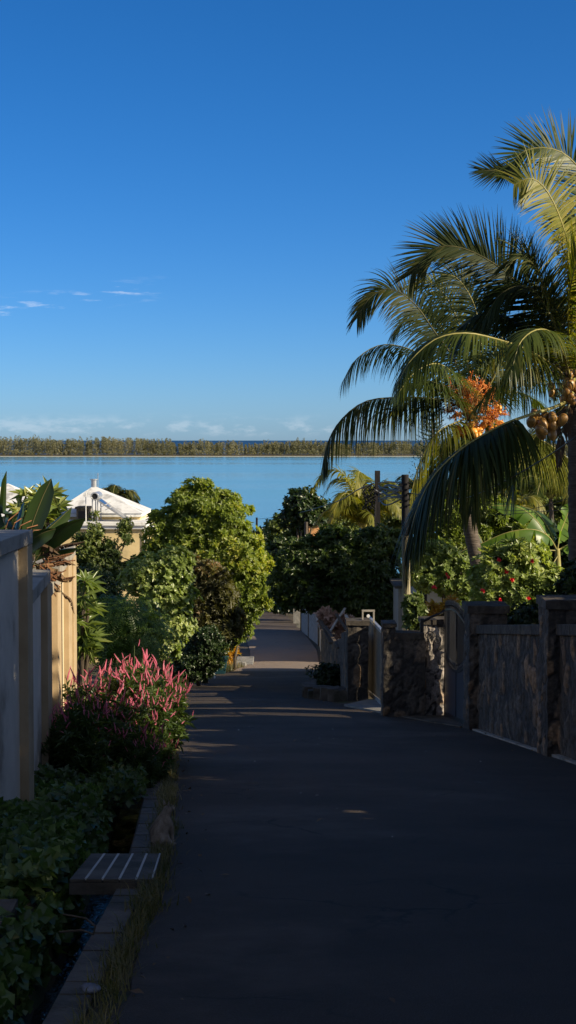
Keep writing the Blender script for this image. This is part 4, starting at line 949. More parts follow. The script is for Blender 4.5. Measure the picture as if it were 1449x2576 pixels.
for pts, w in [([(80, 1400, 0), (110, 1392, 0), (150, 1400, 0), (190, 1422, 0)], .05), ([(80, 1420, 0), (120, 1425, 0), (150, 1440, 0), (172, 1465, 0)], .06),
               ([(80, 1430, 0), (130, 1415, .2), (165, 1410, .3), (180, 1420, .3)], .05), ([(85, 1440, 0), (115, 1450, 0), (135, 1470, 0), (152, 1490, 0)], .045),
               ([(95, 1450, 0), (130, 1445, 0), (165, 1455, 0), (186, 1452, 0)], .04), ([(80, 1400, -.2), (95, 1370, -.2), (125, 1375, -.2), (150, 1395, -.2)], .06),
               ([(85, 1400, -.2), (120, 1390, -.2), (160, 1370, -.2), (215, 1362, -.2)], .035), ([(150, 1485, 0), (165, 1497, 0), (180, 1510, 0), (187, 1545, 0)], .03),
               ([(90, 1460, 0), (110, 1470, 0), (135, 1480, 0), (150, 1478, 0)], .04), ([(85, 1410, .1), (100, 1430, .1), (120, 1460, .1), (130, 1480, .1)], .05)]:
    paddle(Tt, ptv(*pts), w, 'lf_dead', 1.0, 40, 30, 'dead_leaf')
mb = MB()
for i in range(60):
    a = P(random.uniform(75, 125), random.uniform(1395, 1470), Yt + random.uniform(-.2, .3)); b = a + Vector((random.uniform(-.12, .3), random.uniform(-.1, .1), random.uniform(-.15, .12)))
    mb.bar(a, b, .004, .012)
for i in range(7):
    mb.tube([P(-10 + i * 14, 1400, Yt), P(20 + i * 16, 1310 + i * 6, Yt - .1), P(50 + i * 15, 1285 + i * 12, Yt)], .006, 5)
mb.build('dry_fibre', M['rust'], Tt)

# ------------------------------------------------------------------ trees and shrubs, left
ST = ('foliage', 'stem')
tree('broadleaf_tree', 'tall yellow-green bushy tree left of the lane, its top against the lagoon', 'tree',
     [(490, 1300, 70, 60), (555, 1300, 55, 60), (430, 1335, 50, 45), (490, 1236, 30, 20), (545, 1250, 28, 20), (590, 1375, 58, 65), (622, 1440, 46, 55), (520, 1390, 90, 70), (430, 1400, 55, 50), (640, 1490, 36, 40), (600, 1500, 45, 50)],
     54, 520, 'airy', 12500, 330, .34, 'lf_yellow', .16, shell=.7)
mb = MB()
tree('broadleaf_tree', 'dark slender shoots and small leaves in front of the yellow house', 'tree',
     [(240, 1430, 60, 50), (238, 1350, 9, 45), (318, 1355, 8, 50), (270, 1385, 30, 25), (300, 1450, 50, 30), (215, 1380, 30, 35), (350, 1412, 22, 8)], 36, 265, 'small', 5200, 300, .13, 'lf_mid', .08)
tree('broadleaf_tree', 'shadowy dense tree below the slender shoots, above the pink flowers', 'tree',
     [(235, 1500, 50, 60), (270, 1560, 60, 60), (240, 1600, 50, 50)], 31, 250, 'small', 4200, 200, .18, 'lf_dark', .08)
tree('feathery_tree', 'low feathery-leaved green tree behind the pink flowers', 'tree',
     [(300, 1560, 75, 55), (350, 1600, 60, 55), (270, 1600, 50, 45), (330, 1640, 70, 30)], 29, 320, 'feather', 1500, 120, .25, 'lf_feather', .05)
tree('glossy_shrub', 'glossy round-leaved shrub glittering in sun beside the feathery tree', 'shrub',
     [(410, 1500, 60, 55), (425, 1570, 48, 60), (380, 1450, 60, 45), (400, 1610, 50, 40), (445, 1430, 30, 40)], 34, 410, 'glossy', 5200, 260, .18, 'lf_pale', .06, parts=ST)
tree('broadleaf_tree', 'olive-brown drooping tree in half shade between glossy shrub and lane', 'tree',
     [(500, 1450, 60, 45), (480, 1510, 50, 45), (545, 1500, 45, 45), (520, 1560, 50, 45), (560, 1570, 40, 40)], 43, 510, 'lance', 3600, 200, .24, 'lf_brown', .1)
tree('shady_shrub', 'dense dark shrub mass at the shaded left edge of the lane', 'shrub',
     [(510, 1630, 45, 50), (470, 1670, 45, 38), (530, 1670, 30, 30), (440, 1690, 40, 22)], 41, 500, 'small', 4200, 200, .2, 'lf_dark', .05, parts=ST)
tree('verge_shrub', 'bright lime-green shrub overhanging the lane on the left', 'shrub',
     [(610, 1540, 34, 45), (585, 1580, 40, 35), (620, 1500, 38, 32), (560, 1600, 30, 25)], 57, 590, 'broad', 3000, 160, .22, 'lf_yellow', .05, parts=ST)
tree('croton_shrub', 'yellow and orange croton beside the small concrete culvert', 'shrub',
     [(565, 1635, 20, 22), (555, 1615, 14, 16), (580, 1650, 10, 12)], 61, 567, 'croton', 190, 30, .14, 'lf_croton', .02, parts=ST)
def rosettes(name, label, cat, pts, y, mat, base, size=1.0):
    e = empty(name, P(base[0], base[1], y), label, cat)
    pos = np.array([P(X, Y, y + random.uniform(-.4, .4)) for X, Y in pts]); ax = nrm(np.array([[random.uniform(-.4, .5), random.uniform(-.9, -.1), random.uniform(.4, 1)] for _ in pts]))
    V, Fc = scatter(pos, ax, SP['rosette'], .85 * size, 1.15 * size); mesh_np('foliage', V, Fc, M[mat], e)
    mb = MB(); b = P(base[0], base[1], y)
    for p in pos: p = Vector(p); mb.tube([b, b.lerp(p, .55) + Vector((0, 0, .1)), p], [.03, .022, .012], 6)
    mb.build('branches', M['bark'], e); return e
rosettes('frangipani', 'long-leaved rosette shrub in sun at the far end of the cream wall', 'shrub', [(random.uniform(185, 232), random.uniform(1450, 1660)) for _ in range(46)], 23, 'lf_ros', (205, 1800))
rosettes('frangipani', 'flowering frangipani with pale rosettes behind the paddle leaves', 'shrub', [(random.uniform(50, 150), random.uniform(1236, 1330)) for _ in range(26)], 22, 'lf_ros', (100, 1520))
# grass fringe and undergrowth
def grass(name, label, n, fpos, hmin, hmax, w, mat, lean=.5):
    V = []; Fc = []
    for i in range(n):
        p = Vector(fpos()); h = random.uniform(hmin, hmax); a = random.uniform(0, 2 * PI); d = Vector((math.cos(a), math.sin(a), 0)); s_ = Vector((-d.y, d.x, 0)) * w
        l = lean * random.uniform(.3, 1.3) * h; b = len(V)
        V += [p - s_, p + s_, p + d * l * .35 + Vector((0, 0, h * .6)) + s_ * .7, p + d * l * .35 + Vector((0, 0, h * .6)) - s_ * .7, p + d * l + Vector((0, 0, h * .9))]
        Fc += [(b, b + 1, b + 2), (b, b + 2, b + 3), (b + 3, b + 2, b + 4)]
    return tag(mesh_np(name, np.array(V), np.array(Fc), M[mat]), label, 'grass', kind='stuff')
def tuft():
    c = random.choice(TUFTS); return (c[0] + random.gauss(0, .035), c[1] + random.gauss(0, .07), G(c[1]) + .0)
TUFTS = []
for _ in range(230):
    y = random.uniform(5, 21); TUFTS.append((Lx(y) - .07 + random.gauss(0, .03), y))
grass('grass', 'straggling dry and green grass tufts between the kerb and the asphalt', 6500, tuft, .03, .12, .003, 'lf_grass', .9)
TUFTS2 = [(Lx(y) - random.uniform(.0, .9), y) for y in [random.uniform(24, 66) for _ in range(160)]]
def tuft2(): c = random.choice(TUFTS2); return (c[0] + random.gauss(0, .08), c[1] + random.gauss(0, .15), G(c[1]))
grass('grass', 'shaded grass verge left of the lane below the trees', 3500, tuft2, .08, .4, .008, 'lf_grass', .5)
TUFTS3 = [(x, y) for x, y in [(1.15 + .3 * math.sin(i), 30.5 + i * .05) for i in range(40)]]
def litter():
    pos = []
    for i in range(420):
        y = random.uniform(6, 70); side = random.random()
        x = Lx(y) + abs(random.gauss(0, .16)) + .02 if side < .55 else (Rx(y) - abs(random.gauss(0, .2)) - .05 if side < .9 else random.uniform(Lx(y), Rx(y)))
        q = (x - Lx(y)) / (Rx(y) - Lx(y)); pos.append((x, y, G(y) + .022 + .03 * math.sin(PI * min(1, max(0, q)))))
    pos = np.array(pos); V, Fc = scatter(pos, nrm(rng.normal(size=pos.shape) * .25 + np.array([[0, 0, 1]])), [sprig(1, .055, .014, 88, .0, seed=k) for k in range(4)], .5, 1.3)
    tag(mesh_np('leaf_litter', V, Fc, leafmat('leaf_litter', (.06, .035, .02), (.2, .13, .07), None, trans=.05, rough=.8)), 'fallen dry leaves along the edges of the lane', 'leaves', kind='stuff')
litter()
# ivy bank
def ivy(name, label, n, rect, hz, mat, sp='ivy'):
    pos = []
    for i in range(n):
        y = random.uniform(rect[2], rect[3]); x = random.uniform(rect[0](y), rect[1](y)); m = .5 + .5 * math.sin(x * 7 + 1.3) * math.sin(y * 2.6)
        pos.append((x, y, G(y) + random.uniform(0, 1) ** .6 * hz * (.35 + .65 * m)))
    pos = np.array(pos); ax = nrm(rng.normal(size=pos.shape) * .5 + np.array([[.15, -.45, .9]]))
    V, Fc = scatter(pos, ax, SP[sp], .7, 1.35)
    return tag(mesh_np(name, V, Fc, M[mat]), label, 'creeper', kind='stuff')
ivy('creeper', 'dense heart-leaved creeper covering the bank below the cream wall', 3400, (lambda y: -2.2, lambda y: Lx(y) - .66, 8.9, 13.5), .24, 'lf_ivy')
ivy('creeper', 'sparse dark creeper trailing over the old concrete block by the drain', 230, (lambda y: -1.9, lambda y: Lx(y) - .66, 4.5, 8.4), .16, 'lf_ivy')
ivy('weeds', 'low weeds around the feet of the pink flowering plants', 2600, (lambda y: -2.4, lambda y: Lx(y) - .30, 13.5, 21), .3, 'lf_celosia', 'small')
# trailing weeds hanging over the drain walls
pos = []
for i in range(700):
    y = random.uniform(5, 14); pos.append((Lx(y) - .66 + random.gauss(0, .03), y, G(y) - random.uniform(0, .5) * (.4 + .6 * math.sin(y * 5) ** 2)))
pos = np.array(pos); V, Fc = scatter(pos, nrm(rng.normal(size=pos.shape) * .5 + np.array([[.8, -.4, .3]])), SP['ivy'], .6, 1.2)
tag(mesh_np('creeper', V, Fc, M['lf_ivy']), 'dark leaves hanging down the inner wall of the drain', 'creeper', kind='stuff')
# celosia
def spike_mesh():
    mb = MB(); n = 9; pts = [Vector((( .035 * (i / n) ** 2), 0, .15 * i / n)) for i in range(n + 1)]
    mb.tube(pts, [.003, .009, .011, .011, .010, .009, .007, .0055, .004, .001], 6)
    for i in range(60):
        t = random.uniform(.05, .97); p = Vector((.035 * t * t, 0, .15 * t)); a = random.uniform(0, 2 * PI); r_ = .011 * (1.05 - t * .8)
        d = Vector((math.cos(a), math.sin(a), .8)).normalized(); q = p + Vector((math.cos(a), math.sin(a), 0)) * r_ * .8; s_ = Vector((-math.sin(a), math.cos(a), 0)) * .003
        mb.add([q - s_, q + s_, q + d * .012], [(0, 1, 2)])
    me = bpy.data.meshes.new('flower_spike'); me.from_pydata(mb.v, [], mb.f); me.materials.append(M['pink']); me.update(); return me
SPK = spike_mesh()
def celosia(seed, h=1.2, ns=30, spread=.33):
    rs = random.Random(seed); e = empty('celosia_plant', (0, 0, 0), 'pink celosia plant', 'flowering plant', 'pink celosia plants along the drain')
    st = MB(); lp = []; la = []
    for i in range(ns):
        a = rs.uniform(0, 2 * PI); r_ = spread * math.sqrt(rs.random()); hh = h * rs.uniform(.5, 1.08) * (1 - .25 * (r_ / spread))
        tip = Vector((math.cos(a) * r_, math.sin(a) * r_, hh)); mid = Vector((tip.x * .35, tip.y * .35, hh * .5))
        st.tube([(0, 0, 0), mid, tip], [.008, .006, .003], 5, cap=False)
        for k in range(30):
            t = rs.uniform(.08, .9); p = mid.lerp(tip, (t - .5) * 2) if t > .5 else Vector((0, 0, 0)).lerp(mid, t * 2)
            p = p + Vector((rs.gauss(0, .03), rs.gauss(0, .03), 0)); lp.append(p); la.append((rs.gauss(0, .5), rs.gauss(0, .5), 1))
        ns_ = rs.choice((1, 2, 2, 3)) if hh > h * .62 else rs.choice((0, 0, 1))
        for q in range(ns_):
            o = link('flower_spike', SPK, e); o.location = tip + Vector((rs.gauss(0, .022), rs.gauss(0, .022), rs.uniform(-.07, .0)))
            o.rotation_euler = (rs.gauss(0, .35), rs.gauss(0, .38), rs.uniform(0, 6.28)); s_ = rs.uniform(.35, .95); o.scale = (s_ * .85, s_ * .85, s_)
    st.build('stem', M['lf_celosia'], e)
    V, Fc = scatter(np.array([tuple(p) for p in lp]), nrm(np.array(la)), [sprig(4, .11, .013, 70, .3, seed=k) for k in range(3)], .7, 1.2)
    mesh_np('foliage', V, Fc, M['lf_celosia'], e)
    return e
protos = [celosia(s_, h=1.0 + .08 * s_) for s_ in range(4)]
CEL = [  # x, y, height factor, lean, label
    (-2.10, 17.6, 1.2, 0, 'pink celosia plant against the sunlit end of the cream wall'),
    (-1.85, 18.4, 1.28, 0, 'tallest pink celosia plant, farthest from the viewer in front of the feathery tree'),
    (-1.62, 17.8, 1.22, .0, 'pink celosia plant in the middle of the back row, fully in sun'),
    (-1.72, 17.0, 1.25, .05, 'pink celosia plant just in front of the sunlit back row'),
    (-1.85, 16.9, 1.28, 0, 'half-shaded pink celosia plant behind the drain bend'),
    (-1.60, 16.7, 1.10, .10, 'pink celosia plant leaning towards the lane with bright spikes'),
    (-1.56, 17.6, 1.12, .15, 'pink celosia plant spreading its spikes over the asphalt edge'),
    (-1.50, 16.3, .92, .20, 'outermost low pink celosia plant hanging over the asphalt'),
    (-1.65, 15.9, 1.0, .05, 'shaded pink celosia plant above the drain in the front row'),
    (-1.90, 15.9, 1.05, 0, 'dim pink celosia plant midway between wall and drain'),
    (-2.15, 15.8, 1.10, 0, 'dim pink celosia plant close to the grey wall pillars'),
    (-2.02, 14.6, .95, 0, 'nearest slender celosia with few dull spikes beside the first wall pillar'),
    (-2.28, 16.6, 1.2, 0, 'celosia plant squeezed against the wall panels in shadow'),
    (-1.62, 18.7, 1.15, .1, 'rear pink celosia plant nearest to the dark verge shrubs'),
    (-1.40, 15.7, .6, .22, 'small celosia plant sprawling lowest over the asphalt edge'),
    (-1.42, 15.0, .55, .2, 'short sparse celosia plant rooted on the kerb side of the drain'),
    (-2.22, 14.9, .9, 0, 'dark celosia plant pressed against the second wall panel'),
    (-1.70, 15.2, .8, .05, 'short celosia plant with mostly leaves at the lip of the drain'),
]
for i, (x, y, s_, ln, lb) in enumerate(CEL):
    o = protos[i] if i < 4 else copy_tree(protos[i % 4])
    o.location = (x, y, G(y) - .05); o.rotation_euler = (0, ln, random.uniform(-.6, .6) if i < 4 else random.uniform(0, 6.28) * 0 + random.uniform(-1.2, 1.2)); o.scale = (s_, s_, s_); o['label'] = lb

# ------------------------------------------------------------------ near left small things
def slab():
    e = empty('drain_slab', (-1.13, 10.1, G(10.1)), 'grooved concrete slab bridging the roadside drain', 'slab')
    z = G(10.2) + .075
    bm = bmesh.new()
    pts = [P(173, 2226, 9.2), P(385, 2222, 9.2), P(405, 2157, 10.15), P(228, 2163, 10.15)]
    a, b, c, d = [Vector((p.x, p.y, 0)) for p in pts]; a.z = b.z = -2.665; c.z = d.z = -2.765
    th = Vector((0, 0, -.085)); n = 5
    m = MB(); gz = Vector((0, 0, .012))
    for i in range(n):
        q0, q1 = i / n + .008, (i + 1) / n - .008
        A_, B_, C_, D_ = a.lerp(b, q0), a.lerp(b, q1), d.lerp(c, q1), d.lerp(c, q0)
        m.hexa([A_ + th * .1, B_ + th * .1, C_ + th * .1, D_ + th * .1], [A_ + gz, B_ + gz, C_ + gz, D_ + gz])
    m.build('tread', M['concrete_dark'], e, bevel=.004)
    m = MB(); m.hexa([a + th, b + th, c + th, d + th], [a + th * .1 - Vector((0, 0, .001)), b + th * .1 - Vector((0, 0, .001)), c + th * .1 - Vector((0, 0, .001)), d + th * .1 - Vector((0, 0, .001))]); m.build('slab_body', M['concrete_dark'], e, bevel=.004)
    m = MB()
    for i in range(1, n):
        A_, D_ = a.lerp(b, i / n), d.lerp(c, i / n); m.bar(A_ + Vector((0, .01, .009)), D_ + Vector((0, -.01, .009)), .014, .012)
    m.bar(b + Vector((-.006, .01, .012)), c + Vector((-.006, -.01, .012)), .01, .01)
    m.build('rib', noisemat('worn_rib', (.42, .41, .39), (.55, .54, .51), bump=.1), e)
slab()
def block():
    e = empty('concrete_block', (-1.5, 7.2, G(7.2)), 'old broken concrete block buried in creeper at the near left corner', 'block')
    bm = rough_box(-2.0, -1.46, 6.0, 8.2, G(8.2) - .7, G(7.4) + .02, .03, .2)
    bm_obj(bm, 'block_body', M['concrete_dark'], e)
block()
m = MB(); m.tube([P(150, 2345, 7.9), P(205, 2340, 7.85), P(235, 2350, 7.8), P(240, 2330, 7.8), P(215, 2310, 7.9), P(160, 2300, 8.0)], .006, 5)
tag(m.build('dry_vine', M['bark']), 'thin dry vine stem looped over the concrete block', 'vine')
# rag/stone in drain
def rag():
    bm = bmesh.new(); bmesh.ops.create_icosphere(bm, subdivisions=4, radius=.04)
    from mathutils import noise
    for v in bm.verts: v.co = Vector((v.co.x * 1.1, v.co.y * .9, v.co.z * .5)) * (1 + .5 * noise.noise(v.co * 14)); 
    for f in bm.faces: f.smooth = True
    me = bpy.data.meshes.new('rag'); bm.to_mesh(me); bm.free(); me.materials.append(noisemat('blue_grey_cloth', (.10, .11, .14), (.2, .22, .27), scale=14, bump=.4))
    o = link('cloth_rag', me); o.location = P(222, 2486, 6.45); tag(o, 'crumpled blue-grey rag lying by the kerb at the bottom left', 'rag')
rag()
# litter pebbles on road
for i in range(26):
    y = random.uniform(6.5, 26); x = random.uniform(Lx(y) + .1, Rx(y) - .3)
    bm = bmesh.new(); bmesh.ops.create_icosphere(bm, subdivisions=1, radius=random.uniform(.006, .014))
    for v in bm.verts: v.co.z *= .5; v.co.x *= random.uniform(.7, 1.5)
    me = bpy.data.meshes.new('pebble'); bm.to_mesh(me); bm.free(); me.materials.append(M['concrete'] if i % 3 else M['timber'])
    o = link('pebble', me); o.location = (x, y, G(y) + .045); tag(o, 'tiny pale pebble lying on the dark asphalt', 'pebble', 'pebbles scattered on the lane')

# cat
def cat():
    bx, by = P(412, 2150, 10.95).x, 10.95; bz = G(by) + .02
    e = empty('cat', (bx, by, bz), 'small tabby cat sitting on the kerb, its back to the viewer', 'cat')
    nodes = [((-.03, .02, .05), .062), ((-.025, .02, .10), .058), ((-.005, .01, .16), .046), ((.015, 0, .20), .032), ((.03, -.005, .235), .038), ((.045, -.005, .25), .024),
             ((.035, -.03, .14), .022), ((.045, -.03, .07), .014), ((.05, -.03, .012), .012), ((.075, -.032, .008), .010),
             ((.035, .04, .14), .022), ((.045, .045, .07), .014), ((.05, .045, .012), .012), ((.075, .045, .008), .010),
             ((-.02, -.055, .045), .036), ((.03, -.065, .014), .014), ((-.02, .065, .045), .036), ((.03, .07, .014), .014),
             ((-.085, -.02, .03), .020), ((-.105, -.06, .014), .014), ((-.08, -.11, .012), .012), ((-.03, -.125, .012), .009)]
    edges = [(0, 1), (1, 2), (2, 3), (3, 4), (4, 5), (2, 6), (6, 7), (7, 8), (8, 9), (2, 10), (10, 11), (11, 12), (12, 13), (0, 14), (14, 15), (0, 16), (16, 17), (0, 18), (18, 19), (19, 20), (20, 21)]
    k = 1.12
    me = bpy.data.meshes.new('cat_skeleton'); me.from_pydata([tuple(Vector(n[0]) * k) for n in nodes], edges, [])
    tmp = bpy.data.objects.new('tmp', me); COL.objects.link(tmp)
    tmp.modifiers.new('s', 'SKIN'); sv = me.skin_vertices[0].data
    for i, n_ in enumerate(nodes): sv[i].radius = (n_[1] * k, n_[1] * k); sv[i].use_root = (i == 0)
    sb = tmp.modifiers.new('b', 'SUBSURF'); sb.levels = 2; sb.render_levels = 2
    dg = bpy.context.evaluated_depsgraph_get(); me2 = bpy.data.meshes.new_from_object(tmp.evaluated_get(dg)); bpy.data.objects.remove(tmp)
    me2.materials.clear(); me2.materials.append(M['fur']); me2.polygons.foreach_set('use_smooth', [True] * len(me2.polygons))
    bm = bmesh.new(); bm.from_mesh(me2)
    # muzzle, ears joined to the same mesh
    for sg in (-1, 1):
        c = Vector((.022, sg * .024, .262)) * k
        b3 = [bm.verts.new(c + Vector(q) * k) for q in ((-.012, 0, 0), (.012, sg * -.004, 0), (.0, sg * .014, -.008), (-.002, sg * .008, .038))]
        for f in ((0, 1, 3), (1, 2, 3), (2, 0, 3), (0, 2, 1)): bm.faces.new([b3[i] for i in f])
        for off, rad in (((.066, sg * .012, .252), .0055),):
            bmesh.ops.create_icosphere(bm, subdivisions=2, radius=rad * k, matrix=Matrix.Translation(Vector(off) * k))
    bmesh.ops.create_icosphere(bm, subdivisions=2, radius=.016 * k, matrix=Matrix.Translation(Vector((.066, -.005, .236)) * k))
    bm.to_mesh(me2); bm.free(); me2.name = 'cat_body'
    o = link('body', me2, e); o.location = (bx, by, bz); o.rotation_euler = (0, 0, R(38))
cat()

# far left culvert, bin, mailbox
def culvert():
    e = empty('culvert', (-2.0, 66, G(66)), 'sunlit concrete slab culvert crossing the roadside drain at the left', 'culvert')
    z = G(66) + .12
    MB().box(-2.25, -1.50, 65.2, 67.6, z - .12, z).build('slab', M['concrete'], e, bevel=.02)
    MB().box(-2.2, -1.95, 65.25, 67.5, z - .7, z - .121).build('pier', M['concrete_dark'], e)
    MB().box(-1.62, -1.5, 65.25, 67.5, z - .5, z - .121).build('pier', M['concrete_dark'], e)
    bm_obj(rough_box(-2.3, -1.75, 62.8, 63.6, G(63) - .2, G(63) + .16, .05, .15), 'kerb_stone', M['concrete'], e)
culvert()
def bin_():
    e = empty('crate_bin', P(555, 1690, 50), 'dark teal plastic bin half hidden in the verge shrubs', 'bin')
    c = P(553, 1672, 52); m = MB(); w = .26
    m.hexa([(c.x - w * .8, 51.8, c.z - .3), (c.x + w * .7, 51.8, c.z - .3), (c.x + w * .7, 52.2, c.z - .3), (c.x - w * .8, 52.2, c.z - .3)],
           [(c.x - w, 51.7, c.z + .2), (c.x + w, 51.7, c.z + .2), (c.x + w, 52.3, c.z + .2), (c.x - w, 52.3, c.z + .2)]); m.build('bin_body', M['teal'], e, bevel=.02)
    m = MB(); m.box(c.x - w - .03, c.x + w + .03, 51.66, 52.34, c.z + .201, c.z + .26); m.build('lid', M['teal'], e, bevel=.015)
bin_()
def mailbox():
    e = empty('letterbox', P(541, 1600, 47), 'small white-roofed letterbox on a thin post among the verge shrubs', 'letterbox')
    b = P(541, 1640, 47); t = P(541, 1572, 47)
    MB().tube([(b.x, 46.9, G(47)), (t.x, 46.9, t.z)], .03, 8).build('post', M['white_paint'], e)
    m = MB(); m.box(t.x - .12, t.x + .12, 46.75, 47.05, t.z, t.z + .16); m.build('box', M['concrete'], e, bevel=.01)
    m = MB(); m.add([(t.x - .17, 46.7, t.z + .161), (t.x + .17, 46.7, t.z + .161), (t.x + .17, 47.1, t.z + .161), (t.x - .17, 47.1, t.z + .161), (t.x, 46.7, t.z + .27), (t.x, 47.1, t.z + .27)], [(3, 2, 1, 0), (0, 1, 4), (2, 3, 5), (1, 2, 5, 4), (3, 0, 4, 5)]); m.build('roof', M['white_paint'], e)
mailbox()
m = MB(); m.bar(P(548, 1530, 46), P(570, 1568, 45.4), .10, .05)
tag(m.build('plank', M['steel'], bevel=.005), 'grey metal plank leaning out of the shrubs left of the lane', 'plank')

# ------------------------------------------------------------------ houses
def house_left():
    y = 70.0; k = y / F
    e = empty('house', (P(260, 1400, 73).x, 73, G(73)), 'yellow house with white hip roof and solar water heater, left above the trees', 'house')
    def W(X, Y, yy=y): return P(X, Y, yy)
    xr_ = W(361, 1330).x; xl = W(150, 1330).x; zt = W(0, 1331).z; zc = W(0, 1313).z
    MB().box(xl, xr_, 70.0, 78.0, G(70) - .5, zt).build('wall', M['house_yellow'], e)
    m = MB(); m.box(xl - .15, W(368, 1330).x, 69.85, 78.1, zt + .002, zt + (zc - zt) * .5); m.box(xl - .22, W(370, 1330).x, 69.75, 78.2, zt + (zc - zt) * .5 + .002, zc); m.build('cornice', M['white_paint'], e, bevel=.02)
    MB().tube([(W(361, 1330).x + .05, 69.93, zt), (W(361, 1330).x + .05, 69.93, G(70))], .022, 8).build('downpipe', M['white_paint'], e)
    # upper block and pyramid roof
    u0, u1 = W(140, 1300, 72).x, W(352, 1300, 72).x; zu = W(0, 1300, 72).z; ze = W(0, 1291, 72).z
    MB().box(u0, u1, 72.0, 76.2, zc + .003, zu).build('upper_wall', M['house_yellow'], e)
    m = MB(); m.box(u0 - .15, W(357, 1300, 72).x + .02, 71.8, 76.4, zu + .002, ze); m.build('eaves', M['white_paint'], e, bevel=.02)
    a0, a1 = u0 - .2, W(357, 1300, 72).x + .06; ap = P(236, 1222, 74.1); base = [(a0, 71.75, ze + .003), (a1, 71.75, ze + .003), (a1, 76.45, ze + .003), (a0, 76.45, ze + .003)]
    MB().add(base + [tuple(ap)], [(3, 2, 1, 0), (0, 1, 4), (1, 2, 4), (2, 3, 4), (3, 0, 4)]).build('roof', M['roof_white'], e)
    # finial / vent and antenna on top
    m = MB(); m.tube([tuple(ap - Vector((0, 0, .15))), tuple(ap + Vector((0, 0, .28)))], .14, 12); m.tube([tuple(ap + Vector((0, 0, .28))), tuple(ap + Vector((0, 0, .33)))], .19, 12); m.tube([tuple(ap + Vector((.2, 0, -.1))), tuple(ap + Vector((.2, 0, .62)))], .015, 5)
    m.build('vent', M['steel'], e)
    # dormer box
    d0, d1 = W(193, 1290, 71).x, W(222, 1290, 71).x; z0, z1 = zc + .004, W(0, 1275, 71).z
    dm = MB().box(d0, d1, 70.9, 72.1, z0, z1 - .1).build('cistern', M['concrete_dark'], e)
    MB().box(d0 + .08, d1 - .08, 70.88, 70.899, z0 + .1, z1 - .2).build('opening', M['dark_void'], dm)
    MB().box(d0 - .06, d1 + .06, 70.82, 72.15, z1 - .098, z1).build('lid', M['concrete_dark'], dm)
    # awning on the right
    ax = W(361, 1325).x
    MB().hexa([(ax + .01, 70.3, W(0, 1330).z), (W(379, 1338).x, 70.3, W(0, 1340).z), (W(379, 1338).x, 73, W(0, 1340).z), (ax + .01, 73, W(0, 1330).z)], [(ax + .01, 70.3, W(0, 1324).z), (W(379, 1338).x, 70.3, W(0, 1337).z), (W(379, 1338).x, 73, W(0, 1337).z), (ax + .01, 73, W(0, 1324).z)]).build('awning', M['roof_white'], e)
    # skylight right on the roof
    s = empty('solar_water_heater', P(241, 1312, 70.4), 'solar water heater with round tank end on the flat roof before the hip roof', 'water heater')
    c = P(241, 1248, 70.6); m = MB(); m.tube([(c.x, 70.2, c.z), (c.x, 71.6, c.z)], .19, 20); tk = m.build('tank', M['steel'], s, smooth=False)
    m = MB(); ring = [(c.x + .155 * math.cos(t), 70.17, c.z + .155 * math.sin(t)) for t in np.linspace(0, 2 * PI, 21)]; m.tube(ring, .028, 6, cap=False); m.build('tank_ring', M['steel'], tk)
    MB().tube([(c.x, 70.185, c.z), (c.x, 70.199, c.z)], .13, 16).build('tank_end', M['dark_void'], tk)
    lo = P(326, 1311, 70.6)
    m = MB(); m.hexa([(c.x + .15, 70.3, c.z - .22), (lo.x, 70.3, lo.z - .03), (lo.x, 71.5, lo.z - .03), (c.x + .15, 71.5, c.z - .22)], [(c.x + .15, 70.3, c.z - .15), (lo.x, 70.3, lo.z + .04), (lo.x, 71.5, lo.z + .04), (c.x + .15, 71.5, c.z - .15)]); m.build('collector', M['glass_tube'], s)
    m = MB(); m.bar((c.x + .15, 70.25, c.z - .2), (lo.x, 70.25, lo.z), .05, .07); m.build('collector_rail', M['steel'], s)
    zf = zc
    for dx, yy in ((-.12, 70.3), (.12, 70.3), (-.12, 71.5), (.12, 71.5)): MB().bar((c.x + dx, yy, zf), (c.x + dx, yy, c.z - .1), .05).build('leg', M['steel'], s)
    m = MB(); m.bar((c.x + .12, 70.3, zf + .6), (c.x + .75, 70.3, zf + .9), .035); m.bar((c.x + .12, 70.3, zf + .35), (c.x + .9, 70.3, zf + .75), .03); m.tube([(c.x - .2, 70.3, c.z + .2), (c.x - .38, 70.3, c.z + .25), (c.x - .42, 70.3, c.z), (c.x - .42, 70.3, zf)], .02, 6); m.build('pipe', M['white_paint'], s)
house_left()
def house2():
    y = 60; e = empty('house', P(10, 1400, y), 'house at the left edge showing only its white roof behind the paddle leaves', 'house')
    a = P(20, 1216, y + 3); x0, x1 = P(-160, 1300, y).x, P(120, 1300, y).x; ze = P(0, 1300, y).z
    MB().add([(x0, y, ze), (x1, y, ze), (x1, y + 6, ze), (x0, y + 6, ze), tuple(a)], [(3, 2, 1, 0), (0, 1, 4), (1, 2, 4), (2, 3, 4), (3, 0, 4)]).build('roof', M['roof_white'], e)
    MB().box(x0 + .3, x1 - .3, y + .3, y + 5.7, G(y) - .3, ze - .004).build('wall', M['house_grey'], e)
    MB().box(P(40, 1300, y).x, P(80, 1300, y).x, y + .27, y + .299, ze - 1.6, ze - .6).build('window', M['dark_void'], e)
house2()
